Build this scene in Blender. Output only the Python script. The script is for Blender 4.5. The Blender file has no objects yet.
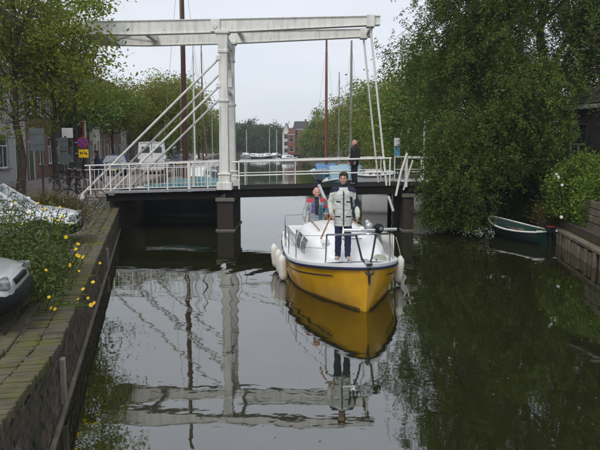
import bpy, bmesh, math, random
import numpy as np
from mathutils import Vector, Matrix
R = math.radians
random.seed(7)
scene = bpy.context.scene
COL = scene.collection

# ------------------------------------------------------------------ camera, sky, sun
CAM_H, F_PX, PITCH = 3.15, 630.0, R(7.0)
cam_data = bpy.data.cameras.new('camera')
cam_data.sensor_width = 36.0
cam_data.lens = 36.0 * F_PX / 600.0
cam_data.clip_end = 3000
cam = bpy.data.objects.new('camera', cam_data)
COL.objects.link(cam)
cam.location = (0, 0, CAM_H)
cam.rotation_euler = (R(90) - PITCH, 0, 0)
scene.camera = cam

SUN_EL, SUN_AZ = R(52), R(205)      # azimuth clockwise from +Y
world = bpy.data.worlds.new('World')
scene.world = world
world.use_nodes = True
wn, wl = world.node_tree.nodes, world.node_tree.links
wn.clear()
w_out = wn.new('ShaderNodeOutputWorld')
w_mix = wn.new('ShaderNodeMixShader')
w_mix.inputs[0].default_value = 0.86
sky = wn.new('ShaderNodeTexSky')
sky.sky_type = 'NISHITA'
sky.sun_disc = False
sky.sun_elevation = SUN_EL
sky.sun_rotation = SUN_AZ
bg1 = wn.new('ShaderNodeBackground'); bg1.inputs[1].default_value = 0.10
wl.new(sky.outputs[0], bg1.inputs[0])
tc = wn.new('ShaderNodeTexCoord')
mp = wn.new('ShaderNodeMapping'); mp.inputs['Scale'].default_value = (1.0, 1.0, 3.5)
wl.new(tc.outputs['Generated'], mp.inputs[0])
nz = wn.new('ShaderNodeTexNoise'); nz.inputs['Scale'].default_value = 2.2
nz.inputs['Detail'].default_value = 6; nz.inputs['Roughness'].default_value = 0.55
wl.new(mp.outputs[0], nz.inputs['Vector'])
rp = wn.new('ShaderNodeValToRGB')
rp.color_ramp.elements[0].position = 0.30; rp.color_ramp.elements[0].color = (0.64, 0.675, 0.74, 1)
rp.color_ramp.elements[1].position = 0.70; rp.color_ramp.elements[1].color = (0.79, 0.81, 0.85, 1)
wl.new(nz.outputs[0], rp.inputs[0])
bg2 = wn.new('ShaderNodeBackground'); bg2.inputs[1].default_value = 1.0
wl.new(rp.outputs[0], bg2.inputs[0])
wl.new(bg1.outputs[0], w_mix.inputs[1]); wl.new(bg2.outputs[0], w_mix.inputs[2])
wl.new(w_mix.outputs[0], w_out.inputs[0])

sun_data = bpy.data.lights.new('sun', 'SUN')
sun_data.energy = 1.5
sun_data.angle = R(20)
sun_data.color = (1.0, 0.96, 0.9)
sun = bpy.data.objects.new('sun', sun_data)
COL.objects.link(sun)
sd = Vector((math.sin(SUN_AZ) * math.cos(SUN_EL), math.cos(SUN_AZ) * math.cos(SUN_EL), math.sin(SUN_EL)))
sun.rotation_euler = sd.to_track_quat('Z', 'Y').to_euler()
sun.location = (0, 0, 30)

vs = scene.view_settings
vs.view_transform = 'Standard'; vs.look = 'None'; vs.gamma = 1.0; vs.exposure = 0.32
vs.use_curve_mapping = False
scene.render.resolution_x, scene.render.resolution_y = 1024, 768
scene.cycles.max_bounces = 6
scene.cycles.transparent_max_bounces = 6
scene.cycles.caustics_reflective = False
scene.cycles.caustics_refractive = False

# ------------------------------------------------------------------ pixel -> place helpers
def AT(px, d, z=1.2):
    """x of a thing seen at photo column px, standing d metres ahead at height z"""
    return (px - 300.0) / F_PX * (d * math.cos(PITCH) + (CAM_H - z) * math.sin(PITCH))
def GROUND(px, py, z):
    a = math.atan((py - 225.0) / F_PX) + PITCH
    d = (CAM_H - z) / math.tan(a)
    return (AT(px, d, z), d, z)
def ZAT(py, d):
    return CAM_H - d * math.tan(math.atan((py - 225.0) / F_PX) + PITCH)

# ------------------------------------------------------------------ materials
M = {}
def new_mat(name):
    m = bpy.data.materials.new(name); m.use_nodes = True
    nt = m.node_tree
    return m, nt.nodes, nt.links, nt.nodes['Principled BSDF']

def mat(name, col, rough=0.6, metal=0.0, var=0.18, scale=6.0, bump=0.0, bscale=40.0, spec=0.4, coat=0.0, dirt=None, dirt_amt=0.0, dirt_scale=1.5, streak=None):
    m, n, l, p = new_mat(name)
    tcn = n.new('ShaderNodeTexCoord')
    nt = n.new('ShaderNodeTexNoise'); nt.inputs['Scale'].default_value = scale; nt.inputs['Detail'].default_value = 5
    l.new(tcn.outputs['Object'], nt.inputs['Vector'])
    r = n.new('ShaderNodeValToRGB')
    lo = [max(0, c * (1 - var)) for c in col]; hi = [min(1, c * (1 + var)) for c in col]
    r.color_ramp.elements[0].position = .32; r.color_ramp.elements[0].color = (*lo, 1)
    r.color_ramp.elements[1].position = .68; r.color_ramp.elements[1].color = (*hi, 1)
    l.new(nt.outputs[0], r.inputs[0])
    src = r.outputs[0]
    if dirt:
        n2 = n.new('ShaderNodeTexNoise'); n2.inputs['Scale'].default_value = dirt_scale; n2.inputs['Detail'].default_value = 8
        n2.inputs['Roughness'].default_value = .65
        if streak:
            sm_ = n.new('ShaderNodeMapping'); sm_.inputs['Scale'].default_value = streak; l.new(tcn.outputs['Object'], sm_.inputs[0]); l.new(sm_.outputs[0], n2.inputs['Vector'])
        else: l.new(tcn.outputs['Object'], n2.inputs['Vector'])
        r2 = n.new('ShaderNodeValToRGB'); r2.color_ramp.elements[0].position = .48; r2.color_ramp.elements[1].position = .66
        l.new(n2.outputs[0], r2.inputs[0])
        mu = n.new('ShaderNodeMath'); mu.operation = 'MULTIPLY'; mu.inputs[1].default_value = dirt_amt
        l.new(r2.outputs[0], mu.inputs[0])
        mx = n.new('ShaderNodeMixRGB'); mx.inputs[2].default_value = (*dirt, 1)
        l.new(mu.outputs[0], mx.inputs[0]); l.new(src, mx.inputs[1])
        src = mx.outputs[0]
    l.new(src, p.inputs['Base Color'])
    p.inputs['Roughness'].default_value = rough
    p.inputs['Metallic'].default_value = metal
    p.inputs['Specular IOR Level'].default_value = spec
    if coat: p.inputs['Coat Weight'].default_value = coat; p.inputs['Coat Roughness'].default_value = .08
    if bump:
        nb = n.new('ShaderNodeTexNoise'); nb.inputs['Scale'].default_value = bscale; nb.inputs['Detail'].default_value = 4
        l.new(tcn.outputs['Object'], nb.inputs['Vector'])
        b = n.new('ShaderNodeBump'); b.inputs['Strength'].default_value = bump; b.inputs['Distance'].default_value = .02
        l.new(nb.outputs[0], b.inputs['Height']); l.new(b.outputs[0], p.inputs['Normal'])
    M[name] = m
    return m

def brick_mat(name, c1, c2, mortar, bw=.22, bh=.07, ms=.01, rough=.85, world_xy=False):
    m, n, l, p = new_mat(name)
    tcn = n.new('ShaderNodeTexCoord')
    mpn = n.new('ShaderNodeMapping')
    if not world_xy: mpn.inputs['Rotation'].default_value = (R(90), 0, 0)
    l.new(tcn.outputs['Object'], mpn.inputs[0])
    b = n.new('ShaderNodeTexBrick')
    b.inputs['Color1'].default_value = (*c1, 1); b.inputs['Color2'].default_value = (*c2, 1); b.inputs['Mortar'].default_value = (*mortar, 1)
    b.inputs['Scale'].default_value = 1.0; b.inputs['Brick Width'].default_value = bw; b.inputs['Row Height'].default_value = bh
    b.inputs['Mortar Size'].default_value = ms; b.inputs['Bias'].default_value = -.1
    l.new(mpn.outputs[0], b.inputs['Vector'])
    nt = n.new('ShaderNodeTexNoise'); nt.inputs['Scale'].default_value = .9; nt.inputs['Detail'].default_value = 7
    l.new(tcn.outputs['Object'], nt.inputs['Vector'])
    mx = n.new('ShaderNodeMixRGB'); mx.blend_type = 'MULTIPLY'; mx.inputs[0].default_value = .55
    r = n.new('ShaderNodeValToRGB'); r.color_ramp.elements[0].position = .3; r.color_ramp.elements[0].color = (.5, .5, .5, 1)
    r.color_ramp.elements[1].position = .7; r.color_ramp.elements[1].color = (1.1, 1.1, 1.1, 1)
    l.new(nt.outputs[0], r.inputs[0]); l.new(b.outputs[0], mx.inputs[1]); l.new(r.outputs[0], mx.inputs[2])
    l.new(mx.outputs[0], p.inputs['Base Color'])
    p.inputs['Roughness'].default_value = rough; p.inputs['Specular IOR Level'].default_value = .25
    bm_ = n.new('ShaderNodeBump'); bm_.inputs['Strength'].default_value = .5; bm_.inputs['Distance'].default_value = .01; bm_.invert = True
    l.new(b.outputs['Fac'], bm_.inputs['Height']); l.new(bm_.outputs[0], p.inputs['Normal'])
    M[name] = m

def island_mat(name, cols, rough=.7, noise=.35, nscale=5, bump=.3, spec=.25, transl=0.0, moss=None):
    """colour that differs from piece to piece (bricks, leaves)"""
    m, n, l, p = new_mat(name)
    g = n.new('ShaderNodeNewGeometry'); oi = n.new('ShaderNodeObjectInfo')
    ad = n.new('ShaderNodeMath'); ad.operation = 'ADD'; l.new(g.outputs['Random Per Island'], ad.inputs[0]); l.new(oi.outputs['Random'], ad.inputs[1])
    fr = n.new('ShaderNodeMath'); fr.operation = 'FRACT'; l.new(ad.outputs[0], fr.inputs[0])
    r = n.new('ShaderNodeValToRGB')
    els = r.color_ramp.elements
    while len(els) < len(cols): els.new(.5)
    for i, c in enumerate(cols):
        els[i].position = i / max(1, len(cols) - 1); els[i].color = (*c, 1)
    l.new(fr.outputs[0], r.inputs[0])
    nt = n.new('ShaderNodeTexNoise'); nt.inputs['Scale'].default_value = nscale; nt.inputs['Detail'].default_value = 4
    l.new(g.outputs['Position'], nt.inputs['Vector'])
    r2 = n.new('ShaderNodeValToRGB'); a = 1 - noise
    r2.color_ramp.elements[0].position = .3; r2.color_ramp.elements[0].color = (a, a, a, 1)
    r2.color_ramp.elements[1].position = .7; r2.color_ramp.elements[1].color = (1.1, 1.1, 1.1, 1)
    l.new(nt.outputs[0], r2.inputs[0])
    mx = n.new('ShaderNodeMixRGB'); mx.blend_type = 'MULTIPLY'; mx.inputs[0].default_value = 1
    l.new(r.outputs[0], mx.inputs[1]); l.new(r2.outputs[0], mx.inputs[2])
    src = mx.outputs[0]
    if moss:
        n3 = n.new('ShaderNodeTexNoise'); n3.inputs['Scale'].default_value = 1.6; n3.inputs['Detail'].default_value = 9; n3.inputs['Roughness'].default_value = .7
        l.new(g.outputs['Position'], n3.inputs['Vector'])
        r3 = n.new('ShaderNodeValToRGB'); r3.color_ramp.elements[0].position = .44; r3.color_ramp.elements[1].position = .60
        l.new(n3.outputs[0], r3.inputs[0])
        m3 = n.new('ShaderNodeMixRGB'); m3.inputs[2].default_value = (*moss, 1)
        l.new(r3.outputs[0], m3.inputs[0]); l.new(src, m3.inputs[1]); src = m3.outputs[0]
    l.new(src, p.inputs['Base Color'])
    p.inputs['Roughness'].default_value = rough; p.inputs['Specular IOR Level'].default_value = spec
    if bump:
        nb = n.new('ShaderNodeTexNoise'); nb.inputs['Scale'].default_value = 60; nb.inputs['Detail'].default_value = 3
        l.new(g.outputs['Position'], nb.inputs['Vector'])
        b = n.new('ShaderNodeBump'); b.inputs['Strength'].default_value = bump; b.inputs['Distance'].default_value = .015
        l.new(nb.outputs[0], b.inputs['Height']); l.new(b.outputs[0], p.inputs['Normal'])
    if transl:
        t = n.new('ShaderNodeBsdfTranslucent'); l.new(src, t.inputs[0])
        ms = n.new('ShaderNodeMixShader'); ms.inputs[0].default_value = transl
        l.new(p.outputs[0], ms.inputs[1]); l.new(t.outputs[0], ms.inputs[2])
        l.new(ms.outputs[0], n['Material Output'].inputs[0])
    M[name] = m

mat('white_paint', (.74, .74, .70), .45, var=.06, scale=3, bump=.08, dirt=(.36, .30, .22), dirt_amt=.42, dirt_scale=1.3, streak=(5, 5, .5))
mat('white_gel', (.80, .81, .82), .28, var=.03, scale=2, spec=.5, dirt=(.55, .54, .48), dirt_amt=.25)
mat('yellow_hull', (.80, .425, .010), .25, var=.05, scale=1.6, spec=.5, coat=.3, dirt=(.45, .21, .02), dirt_amt=.35, dirt_scale=2.2)
mat('scum', (.16, .10, .025), .6, var=.4, scale=9)
mat('navy_trim', (.015, .02, .06), .4)
mat('black_rubber', (.012, .012, .013), .7, spec=.2)
mat('black_iron', (.02, .021, .022), .5, bump=.1)
mat('dark_girder', (.010, .010, .0095), .85, var=.3, bump=.15, spec=.12, dirt=(.022, .016, .010), dirt_amt=.5)
mat('deck_top', (.016, .0155, .0145), .95, var=.3, bump=.3, spec=.08)
mat('steel', (.55, .56, .57), .28, metal=1, var=.08)
mat('galv', (.36, .38, .40), .45, metal=.7, var=.12)
mat('alu', (.62, .63, .64), .35, metal=.85, var=.06)
mat('fender_vinyl', (.72, .70, .64), .4, var=.08, dirt=(.35, .32, .25), dirt_amt=.5, dirt_scale=6)
mat('rope', (.55, .52, .44), .9, var=.2, scale=30)
mat('glass_dark', (.02, .025, .03), .06, spec=.6, var=.1)
mat('car_glass', (.14, .155, .165), .05, spec=1.0, var=.05); M['car_glass'].node_tree.nodes['Principled BSDF'].inputs['IOR'].default_value = 2.0
mat('lamp_glass', (.22, .24, .26), .08, spec=.9, var=.3, scale=25)
mat('silver_paint', (.50, .52, .54), .28, metal=.35, var=.05, coat=.5)
mat('pale_paint', (.68, .70, .72), .28, metal=.1, var=.04, coat=.5)
mat('van_paint', (.74, .75, .76), .35, var=.04, coat=.3)
mat('blue_paint', (.04, .07, .16), .3, var=.08, coat=.4)
mat('tyre', (.012, .012, .012), .8)
mat('plate_yellow', (.75, .55, .04), .4, var=.03)
mat('concrete', (.15, .142, .125), .85, var=.2, bump=.3, dirt=(.12, .13, .06), dirt_amt=.6)
mat('stone_grey', (.21, .20, .18), .85, var=.22, bump=.35, dirt=(.13, .15, .05), dirt_amt=.7)
mat('mortar', (.10, .09, .075), .95, var=.3, bump=.4)
mat('soil', (.06, .05, .032), .95, var=.35, bump=.5, bscale=15)
mat('bark', (.075, .062, .048), .9, var=.35, scale=9, bump=.7, bscale=25)
mat('bark_pale', (.12, .105, .085), .9, var=.35, scale=9, bump=.7, bscale=25)
mat('old_wood', (.17, .14, .10), .85, var=.3, scale=5, bump=.5, bscale=30, dirt=(.06, .08, .03), dirt_amt=.6)
mat('pale_wood', (.30, .27, .215), .85, var=.25, scale=5, bump=.4)
mat('pile_wood', (.13, .105, .075), .9, var=.35, scale=6, bump=.6, bscale=25, dirt=(.04, .055, .02), dirt_amt=.6)
mat('varnish', (.30, .15, .05), .35, var=.25, scale=12, coat=.3)
mat('mast_brown', (.07, .028, .018), .45, var=.2, scale=3)
mat('mast_red', (.17, .035, .025), .5, var=.2, scale=3)
mat('mast_white', (.66, .66, .64), .45, var=.05)
mat('mast_grey', (.23, .22, .20), .5, var=.1)
mat('green_boat', (.008, .032, .027), .4, var=.15, scale=4, coat=.2, dirt=(.02, .03, .02), dirt_amt=.4)
mat('green_boat_in', (.013, .045, .038), .5, var=.2, scale=4)
mat('teal_tarp', (.10, .28, .33), .6, var=.2, scale=3, bump=.4, bscale=6)
mat('blue_tarp', (.07, .19, .38), .6, var=.2, scale=3, bump=.4, bscale=6)
mat('cyan_paint', (.24, .40, .48), .45, var=.12)
mat('hull_dark', (.02, .022, .025), .4, var=.2)
mat('hull_blue', (.12, .30, .42), .4, var=.1)
mat('hull_brown', (.09, .05, .03), .5, var=.2)
mat('hull_green', (.02, .07, .04), .45, var=.2)
mat('sign_blue', (.015, .06, .36), .4, var=.03)
mat('sign_red', (.55, .015, .02), .4, var=.03)
mat('sign_yellow', (.80, .52, .01), .4, var=.03)
mat('sign_black', (.01, .01, .01), .5)
mat('sign_back', (.075, .09, .095), .55, var=.12)
mat('sign_white', (.7, .7, .7), .45, var=.05)
mat('bollard_red', (.10, .02, .018), .5, var=.15)
mat('roof_tile', (.12, .05, .035), .85, var=.25, scale=3, bump=.3)
mat('roof_dark', (.05, .048, .048), .85, var=.25, scale=3, bump=.3)
mat('roof_red', (.21, .075, .05), .8, var=.2, scale=3)
mat('plaster', (.60, .58, .54), .8, var=.1, bump=.15)
mat('plaster_grey', (.33, .33, .33), .8, var=.12, bump=.15)
mat('frame_white', (.68, .68, .65), .5, var=.05)
mat('door_green', (.02, .055, .035), .4, var=.1)
mat('dark_boards', (.035, .03, .026), .8, var=.3, scale=3, bump=.3)
mat('skin', (.56, .33, .24), .55, var=.08, scale=14, spec=.35)
mat('skin_red', (.58, .30, .23), .55, var=.10, scale=14, spec=.35)
mat('hair_brown', (.05, .033, .022), .7, var=.4, scale=45, bump=.8, bscale=90)
mat('hair_grey', (.50, .49, .47), .75, var=.25, scale=45, bump=.6, bscale=90)
mat('eye_dark', (.02, .015, .012), .3)
mat('lips', (.38, .16, .13), .5)
mat('jacket_grey', (.54, .555, .52), .8, var=.13, scale=5, bump=1.0, bscale=7)
mat('jacket_navy', (.018, .022, .045), .8, var=.2, scale=7, bump=.5, bscale=9)
mat('jeans_navy', (.016, .022, .058), .9, var=.22, scale=9, bump=.5, bscale=12)
mat('jeans_blue', (.07, .11, .20), .9, var=.2, scale=9, bump=.5, bscale=12)
mat('shoe_beige', (.34, .30, .235), .8, var=.2)
mat('shoe_dark', (.02, .02, .02), .6)
mat('anorak_grey', (.33, .35, .37), .8, var=.1, bump=.5, bscale=10)
mat('anorak_teal', (.06, .19, .25), .8, var=.12, bump=.5, bscale=10)
mat('anorak_red', (.40, .05, .06), .8, var=.12, bump=.5, bscale=10)
mat('anorak_purple', (.12, .10, .24), .8, var=.12, bump=.5, bscale=10)
mat('shirt_dark', (.03, .03, .028), .9, var=.2)
mat('suit_dark', (.014, .015, .02), .8, var=.2, bump=.3, bscale=12)
mat('suit_blue', (.03, .045, .09), .8, var=.2, bump=.3, bscale=12)
mat('petal', (.84, .56, .012), .6, var=.15, scale=20)
mat('petal_core', (.45, .22, .01), .8)
mat('white_blossom', (.72, .72, .68), .7, var=.08)
mat('flag_red', (.5, .02, .02), .8)
brick_mat('facade_brick', (.16, .065, .045), (.11, .05, .037), (.20, .18, .155))
brick_mat('facade_brown', (.115, .07, .05), (.085, .055, .042), (.17, .155, .135))
brick_mat('facade_dark', (.075, .062, .055), (.055, .048, .045), (.13, .12, .11))
brick_mat('street_clinker', (.33, .25, .235), (.26, .20, .19), (.17, .155, .14), .2, .1, .008, world_xy=True)
brick_mat('quay_clinker', (.185, .155, .125), (.13, .11, .09), (.075, .075, .045), .21, .105, .012, world_xy=True)
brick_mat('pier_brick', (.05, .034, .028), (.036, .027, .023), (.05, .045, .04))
island_mat('quay_brick', [(.075, .055, .045), (.12, .085, .065), (.055, .045, .04), (.14, .10, .085), (.09, .075, .06)], .85, moss=(.035, .042, .016))
island_mat('coping_brick', [(.100, .084, .064), (.128, .108, .08), (.080, .070, .056), (.12, .096, .074)], .88, moss=(.095, .098, .030))
island_mat('leaf_street', [(0.156, 0.219, 0.034), (0.191, 0.266, 0.039), (0.228, 0.292, 0.044), (0.287, 0.302, 0.049), (0.340, 0.302, 0.052)], .65, .35, .55, 0, .1, .5)
island_mat('leaf_yellow', [(0.157, 0.217, 0.031), (0.200, 0.247, 0.038), (0.252, 0.270, 0.046), (0.339, 0.270, 0.050)], .65, .35, .45, 0, .1, .48)
island_mat('leaf_willow', [(0.071, 0.115, 0.024), (0.105, 0.154, 0.030), (0.139, 0.195, 0.041), (0.200, 0.230, 0.061)], .65, .45, .5, 0, .08, .38)
island_mat('leaf_green', [(0.076, 0.155, 0.023), (0.123, 0.221, 0.034), (0.180, 0.289, 0.042), (0.248, 0.311, 0.055)], .55, .45, .4, 0, .3, .3)
island_mat('leaf_far', [(0.048, 0.089, 0.036), (0.072, 0.121, 0.045), (0.097, 0.137, 0.052)], .6, .4, .2, 0, .2, .25)
island_mat('leaf_hedge', [(0.072, 0.145, 0.013), (0.111, 0.196, 0.020), (0.157, 0.250, 0.028), (0.204, 0.258, 0.030)], .5, .4, 1.2, 0, .35, .3)
island_mat('leaf_bush', [(0.057, 0.090, 0.016), (0.089, 0.129, 0.023), (0.123, 0.156, 0.032)], .55, .4, 2, 0, .35, .28)
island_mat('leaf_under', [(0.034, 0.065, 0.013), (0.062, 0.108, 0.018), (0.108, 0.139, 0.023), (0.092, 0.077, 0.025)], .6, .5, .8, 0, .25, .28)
island_mat('leaf_dry', [(.13, .075, .03), (.10, .085, .03), (.17, .11, .05), (.08, .085, .025)], .7, .3, 3, 0, .2, .25)
island_mat('grass_blade', [(.05, .085, .015), (.08, .12, .02), (.12, .13, .035)], .6, .3, 3, 0, .25, .3)

def water_mat():
    m, n, l, p = new_mat('canal_water')
    g = n.new('ShaderNodeNewGeometry')
    p.inputs['Base Color'].default_value = (.014, .015, .005, 1)
    p.inputs['Roughness'].default_value = .018
    p.inputs['IOR'].default_value = 3.0
    p.inputs['Specular IOR Level'].default_value = .5
    def ripple(sx, sy, detail, dist, rot):
        mpn = n.new('ShaderNodeMapping'); mpn.inputs['Scale'].default_value = (sx, sy, 1); mpn.inputs['Rotation'].default_value = (0, 0, R(rot))
        l.new(g.outputs['Position'], mpn.inputs[0])
        nt = n.new('ShaderNodeTexNoise'); nt.inputs['Scale'].default_value = 1; nt.inputs['Detail'].default_value = detail; nt.inputs['Roughness'].default_value = .45
        nt.inputs['Distortion'].default_value = .4
        l.new(mpn.outputs[0], nt.inputs['Vector'])
        mu = n.new('ShaderNodeMath'); mu.operation = 'MULTIPLY'; mu.inputs[1].default_value = dist
        l.new(nt.outputs[0], mu.inputs[0])
        return mu.outputs[0]
    a = ripple(.85, 1.7, 2, .0052, 12)
    b = ripple(3.6, 6.0, 2, .0008, -20)
    s = n.new('ShaderNodeMath'); s.operation = 'ADD'; l.new(a, s.inputs[0]); l.new(b, s.inputs[1])
    # calmer and rougher patches
    pn = n.new('ShaderNodeTexNoise'); pn.inputs['Scale'].default_value = .16; pn.inputs['Detail'].default_value = 2
    l.new(g.outputs['Position'], pn.inputs['Vector'])
    pr = n.new('ShaderNodeValToRGB'); pr.color_ramp.elements[0].position = .35; pr.color_ramp.elements[0].color = (.45, .45, .45, 1)
    pr.color_ramp.elements[1].position = .7; pr.color_ramp.elements[1].color = (1.1, 1.1, 1.1, 1)
    l.new(pn.outputs[0], pr.inputs[0])
    s2 = n.new('ShaderNodeMath'); s2.operation = 'MULTIPLY'; l.new(s.outputs[0], s2.inputs[0]); l.new(pr.outputs[0], s2.inputs[1])
    # small rings spreading from the slowly moving boat
    dn = n.new('ShaderNodeVectorMath'); dn.operation = 'DISTANCE'; dn.inputs[1].default_value = (.75, 14.6, 0); l.new(g.outputs['Position'], dn.inputs[0])
    k1 = n.new('ShaderNodeMath'); k1.operation = 'MULTIPLY'; k1.inputs[1].default_value = 11; l.new(dn.outputs['Value'], k1.inputs[0])
    ka = n.new('ShaderNodeMath'); ka.operation = 'MULTIPLY_ADD'; ka.inputs[1].default_value = 9; l.new(pn.outputs[0], ka.inputs[0]); l.new(k1.outputs[0], ka.inputs[2])
    k2 = n.new('ShaderNodeMath'); k2.operation = 'SINE'; l.new(ka.outputs[0], k2.inputs[0])
    k3 = n.new('ShaderNodeMapRange'); k3.inputs['From Min'].default_value = 1.2; k3.inputs['From Max'].default_value = 5.2; k3.inputs['To Min'].default_value = .0016; k3.inputs['To Max'].default_value = 0
    l.new(dn.outputs['Value'], k3.inputs['Value'])
    k4 = n.new('ShaderNodeMath'); k4.operation = 'MULTIPLY'; l.new(k2.outputs[0], k4.inputs[0]); l.new(k3.outputs[0], k4.inputs[1])
    s3 = n.new('ShaderNodeMath'); s3.operation = 'ADD'; l.new(s2.outputs[0], s3.inputs[0]); l.new(k4.outputs[0], s3.inputs[1])
    bp = n.new('ShaderNodeBump'); bp.inputs['Strength'].default_value = 1; bp.inputs['Distance'].default_value = 1.0
    l.new(s3.outputs[0], bp.inputs['Height']); l.new(bp.outputs[0], p.inputs['Normal'])
    M['water'] = m
water_mat()

# ------------------------------------------------------------------ mesh helpers
class MB:
    def __init__(self): self.v, self.f, self.mi = [], [], []
    def add(self, verts, faces, mi=0):
        o = len(self.v); self.v += [tuple(p) for p in verts]
        self.f += [tuple(i + o for i in f) for f in faces]; self.mi += [mi] * len(faces)
        return self
    def box(self, c, s, rot=None, mi=0):
        x, y, z = s[0] / 2, s[1] / 2, s[2] / 2
        vs_ = [Vector(p) for p in ((-x,-y,-z),(x,-y,-z),(x,y,-z),(-x,y,-z),(-x,-y,z),(x,-y,z),(x,y,z),(-x,y,z))]
        if rot is not None: vs_ = [rot @ p for p in vs_]
        c = Vector(c)
        return self.add([p + c for p in vs_], [(0,3,2,1),(4,5,6,7),(0,1,5,4),(1,2,6,5),(2,3,7,6),(3,0,4,7)], mi)
    def bar(self, p0, p1, w, h, mi=0, w1=None, h1=None):
        p0, p1 = Vector(p0), Vector(p1); d = (p1 - p0).normalized()
        up = Vector((0, 0, 1)) if abs(d.z) < .98 else Vector((0, 1, 0))
        s = d.cross(up).normalized(); u = s.cross(d).normalized()
        w1 = w if w1 is None else w1; h1 = h if h1 is None else h1
        vs_ = []
        for p, a, b in ((p0, w, h), (p1, w1, h1)):
            for i, j in ((-1,-1),(1,-1),(1,1),(-1,1)): vs_.append(p + s * (i * a / 2) + u * (j * b / 2))
        return self.add(vs_, [(0,1,2,3),(7,6,5,4),(0,4,5,1),(1,5,6,2),(2,6,7,3),(3,7,4,0)], mi)
    def tube(self, pts, r, n=8, mi=0, r1=None, cap=True):
        pts = [Vector(p) for p in pts]; k = len(pts)
        rs = r if isinstance(r, (list, tuple)) else [r + ((r if r1 is None else r1) - r) * i / max(1, k - 1) for i in range(k)]
        prev = None; vs_ = []
        for i, p in enumerate(pts):
            d = (pts[min(i + 1, k - 1)] - pts[max(i - 1, 0)]).normalized()
            if prev is None:
                prev = d.orthogonal().normalized()
            s = (prev - d * prev.dot(d))
            s = s.normalized() if s.length > 1e-6 else d.orthogonal().normalized()
            prev = s; u = d.cross(s)
            for j in range(n):
                a = 2 * math.pi * j / n
                vs_.append(p + (s * math.cos(a) + u * math.sin(a)) * rs[i])
        fs = [(i*n+j, i*n+(j+1)%n, (i+1)*n+(j+1)%n, (i+1)*n+j) for i in range(k-1) for j in range(n)]
        if cap: fs += [tuple(range(n-1, -1, -1)), tuple((k-1)*n + j for j in range(n))]
        return self.add(vs_, fs, mi)
    def lathe(self, prof, n=16, c=(0,0,0), axis='z', mi=0):
        vs_ = []
        for r, h in prof:
            for j in range(n):
                a = 2 * math.pi * j / n; x, y = r * math.cos(a), r * math.sin(a)
                p = (x, y, h) if axis == 'z' else ((h, x, y) if axis == 'x' else (y, h, x))
                vs_.append((p[0]+c[0], p[1]+c[1], p[2]+c[2]))
        k = len(prof)
        fs = [(i*n+j, i*n+(j+1)%n, (i+1)*n+(j+1)%n, (i+1)*n+j) for i in range(k-1) for j in range(n)]
        fs += [tuple(range(n-1, -1, -1)), tuple((k-1)*n + j for j in range(n))]
        return self.add(vs_, fs, mi)
    def ball(self, c, r, n=12, k=8, mi=0):
        r = (r, r, r) if not isinstance(r, (tuple, list)) else r
        vs_ = []
        for i in range(k + 1):
            t = math.pi * i / k
            for j in range(n):
                a = 2 * math.pi * j / n
                vs_.append((c[0]+r[0]*math.sin(t)*math.cos(a), c[1]+r[1]*math.sin(t)*math.sin(a), c[2]+r[2]*math.cos(t)))
        fs = [(i*n+j, (i+1)*n+j, (i+1)*n+(j+1)%n, i*n+(j+1)%n) for i in range(k) for j in range(n)]
        return self.add(vs_, fs, mi)
    def grid(self, rows, mi=0, closed=False):
        k, n = len(rows), len(rows[0]); vs_ = [p for r_ in rows for p in r_]
        m_ = n if closed else n - 1
        return self.add(vs_, [(i*n+j, i*n+(j+1)%n, (i+1)*n+(j+1)%n, (i+1)*n+j) for i in range(k-1) for j in range(m_)], mi)
    def prism(self, poly, z0, z1, mi=0):
        n = len(poly)
        vs_ = [(x, y, z0) for x, y in poly] + [(x, y, z1) for x, y in poly]
        return self.add(vs_, [tuple(range(n-1,-1,-1)), tuple(range(n, 2*n))] + [(i, (i+1)%n, n+(i+1)%n, n+i) for i in range(n)], mi)
    def mesh(self, name, mats, smooth=None, weld=False):
        me = bpy.data.meshes.new(name)
        me.from_pydata(self.v, [], self.f)
        for m_ in (mats if isinstance(mats, (list, tuple)) else [mats]):
            me.materials.append(M[m_] if isinstance(m_, str) else m_)
        me.polygons.foreach_set('material_index', self.mi)
        bm = bmesh.new(); bm.from_mesh(me)
        if weld: bmesh.ops.remove_doubles(bm, verts=bm.verts, dist=1e-4)
        bmesh.ops.recalc_face_normals(bm, faces=bm.faces)
        bm.to_mesh(me); bm.free()
        if smooth:
            me.polygons.foreach_set('use_smooth', [True] * len(me.polygons))
            me.set_sharp_from_angle(angle=R(smooth))
        me.update()
        return me
    def build(self, name, mats, parent=None, smooth=None, bevel=0, weld=False, loc=None):
        o = link(name, self.mesh(name, mats, smooth, weld), parent)
        if loc is not None: o.location = loc
        if bevel: add_bevel(o, bevel)
        return o

def add_bevel(o, w, seg=2):
    b = o.modifiers.new('bevel', 'BEVEL'); b.width = w; b.segments = seg; b.limit_method = 'ANGLE'; b.angle_limit = R(40)

def link(name, data, parent=None):
    o = bpy.data.objects.new(name, data); COL.objects.link(o)
    if parent is not None: o.parent = parent
    return o
def tag(o, label=None, cat=None, group=None, kind=None):
    if label: o['label'] = label
    if cat: o['category'] = cat
    if group: o['group'] = group
    if kind: o['kind'] = kind
    return o
def thing(name, label, cat, loc=(0,0,0), rz=0, group=None):
    o = link(name, None); o.location = loc; o.rotation_euler = (0, 0, rz); o.empty_display_size = .1
    return tag(o, label, cat, group)
def kids(o): return [c for c in COL.objects if c.parent == o]
def copy_tree(o, parent=None):
    c = o.copy(); COL.objects.link(c)
    if parent is not None: c.parent = parent
    for ch in CHILD.get(o.name, None) or kids(o): copy_tree(ch, c)
    return c
CHILD = {}
def dup(o, loc, rz, label, scale=None):
    c = copy_tree(o); c.location = loc; c.rotation_euler = (0, 0, rz); c['label'] = label
    if scale: c.scale = (scale,) * 3
    return c

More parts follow.
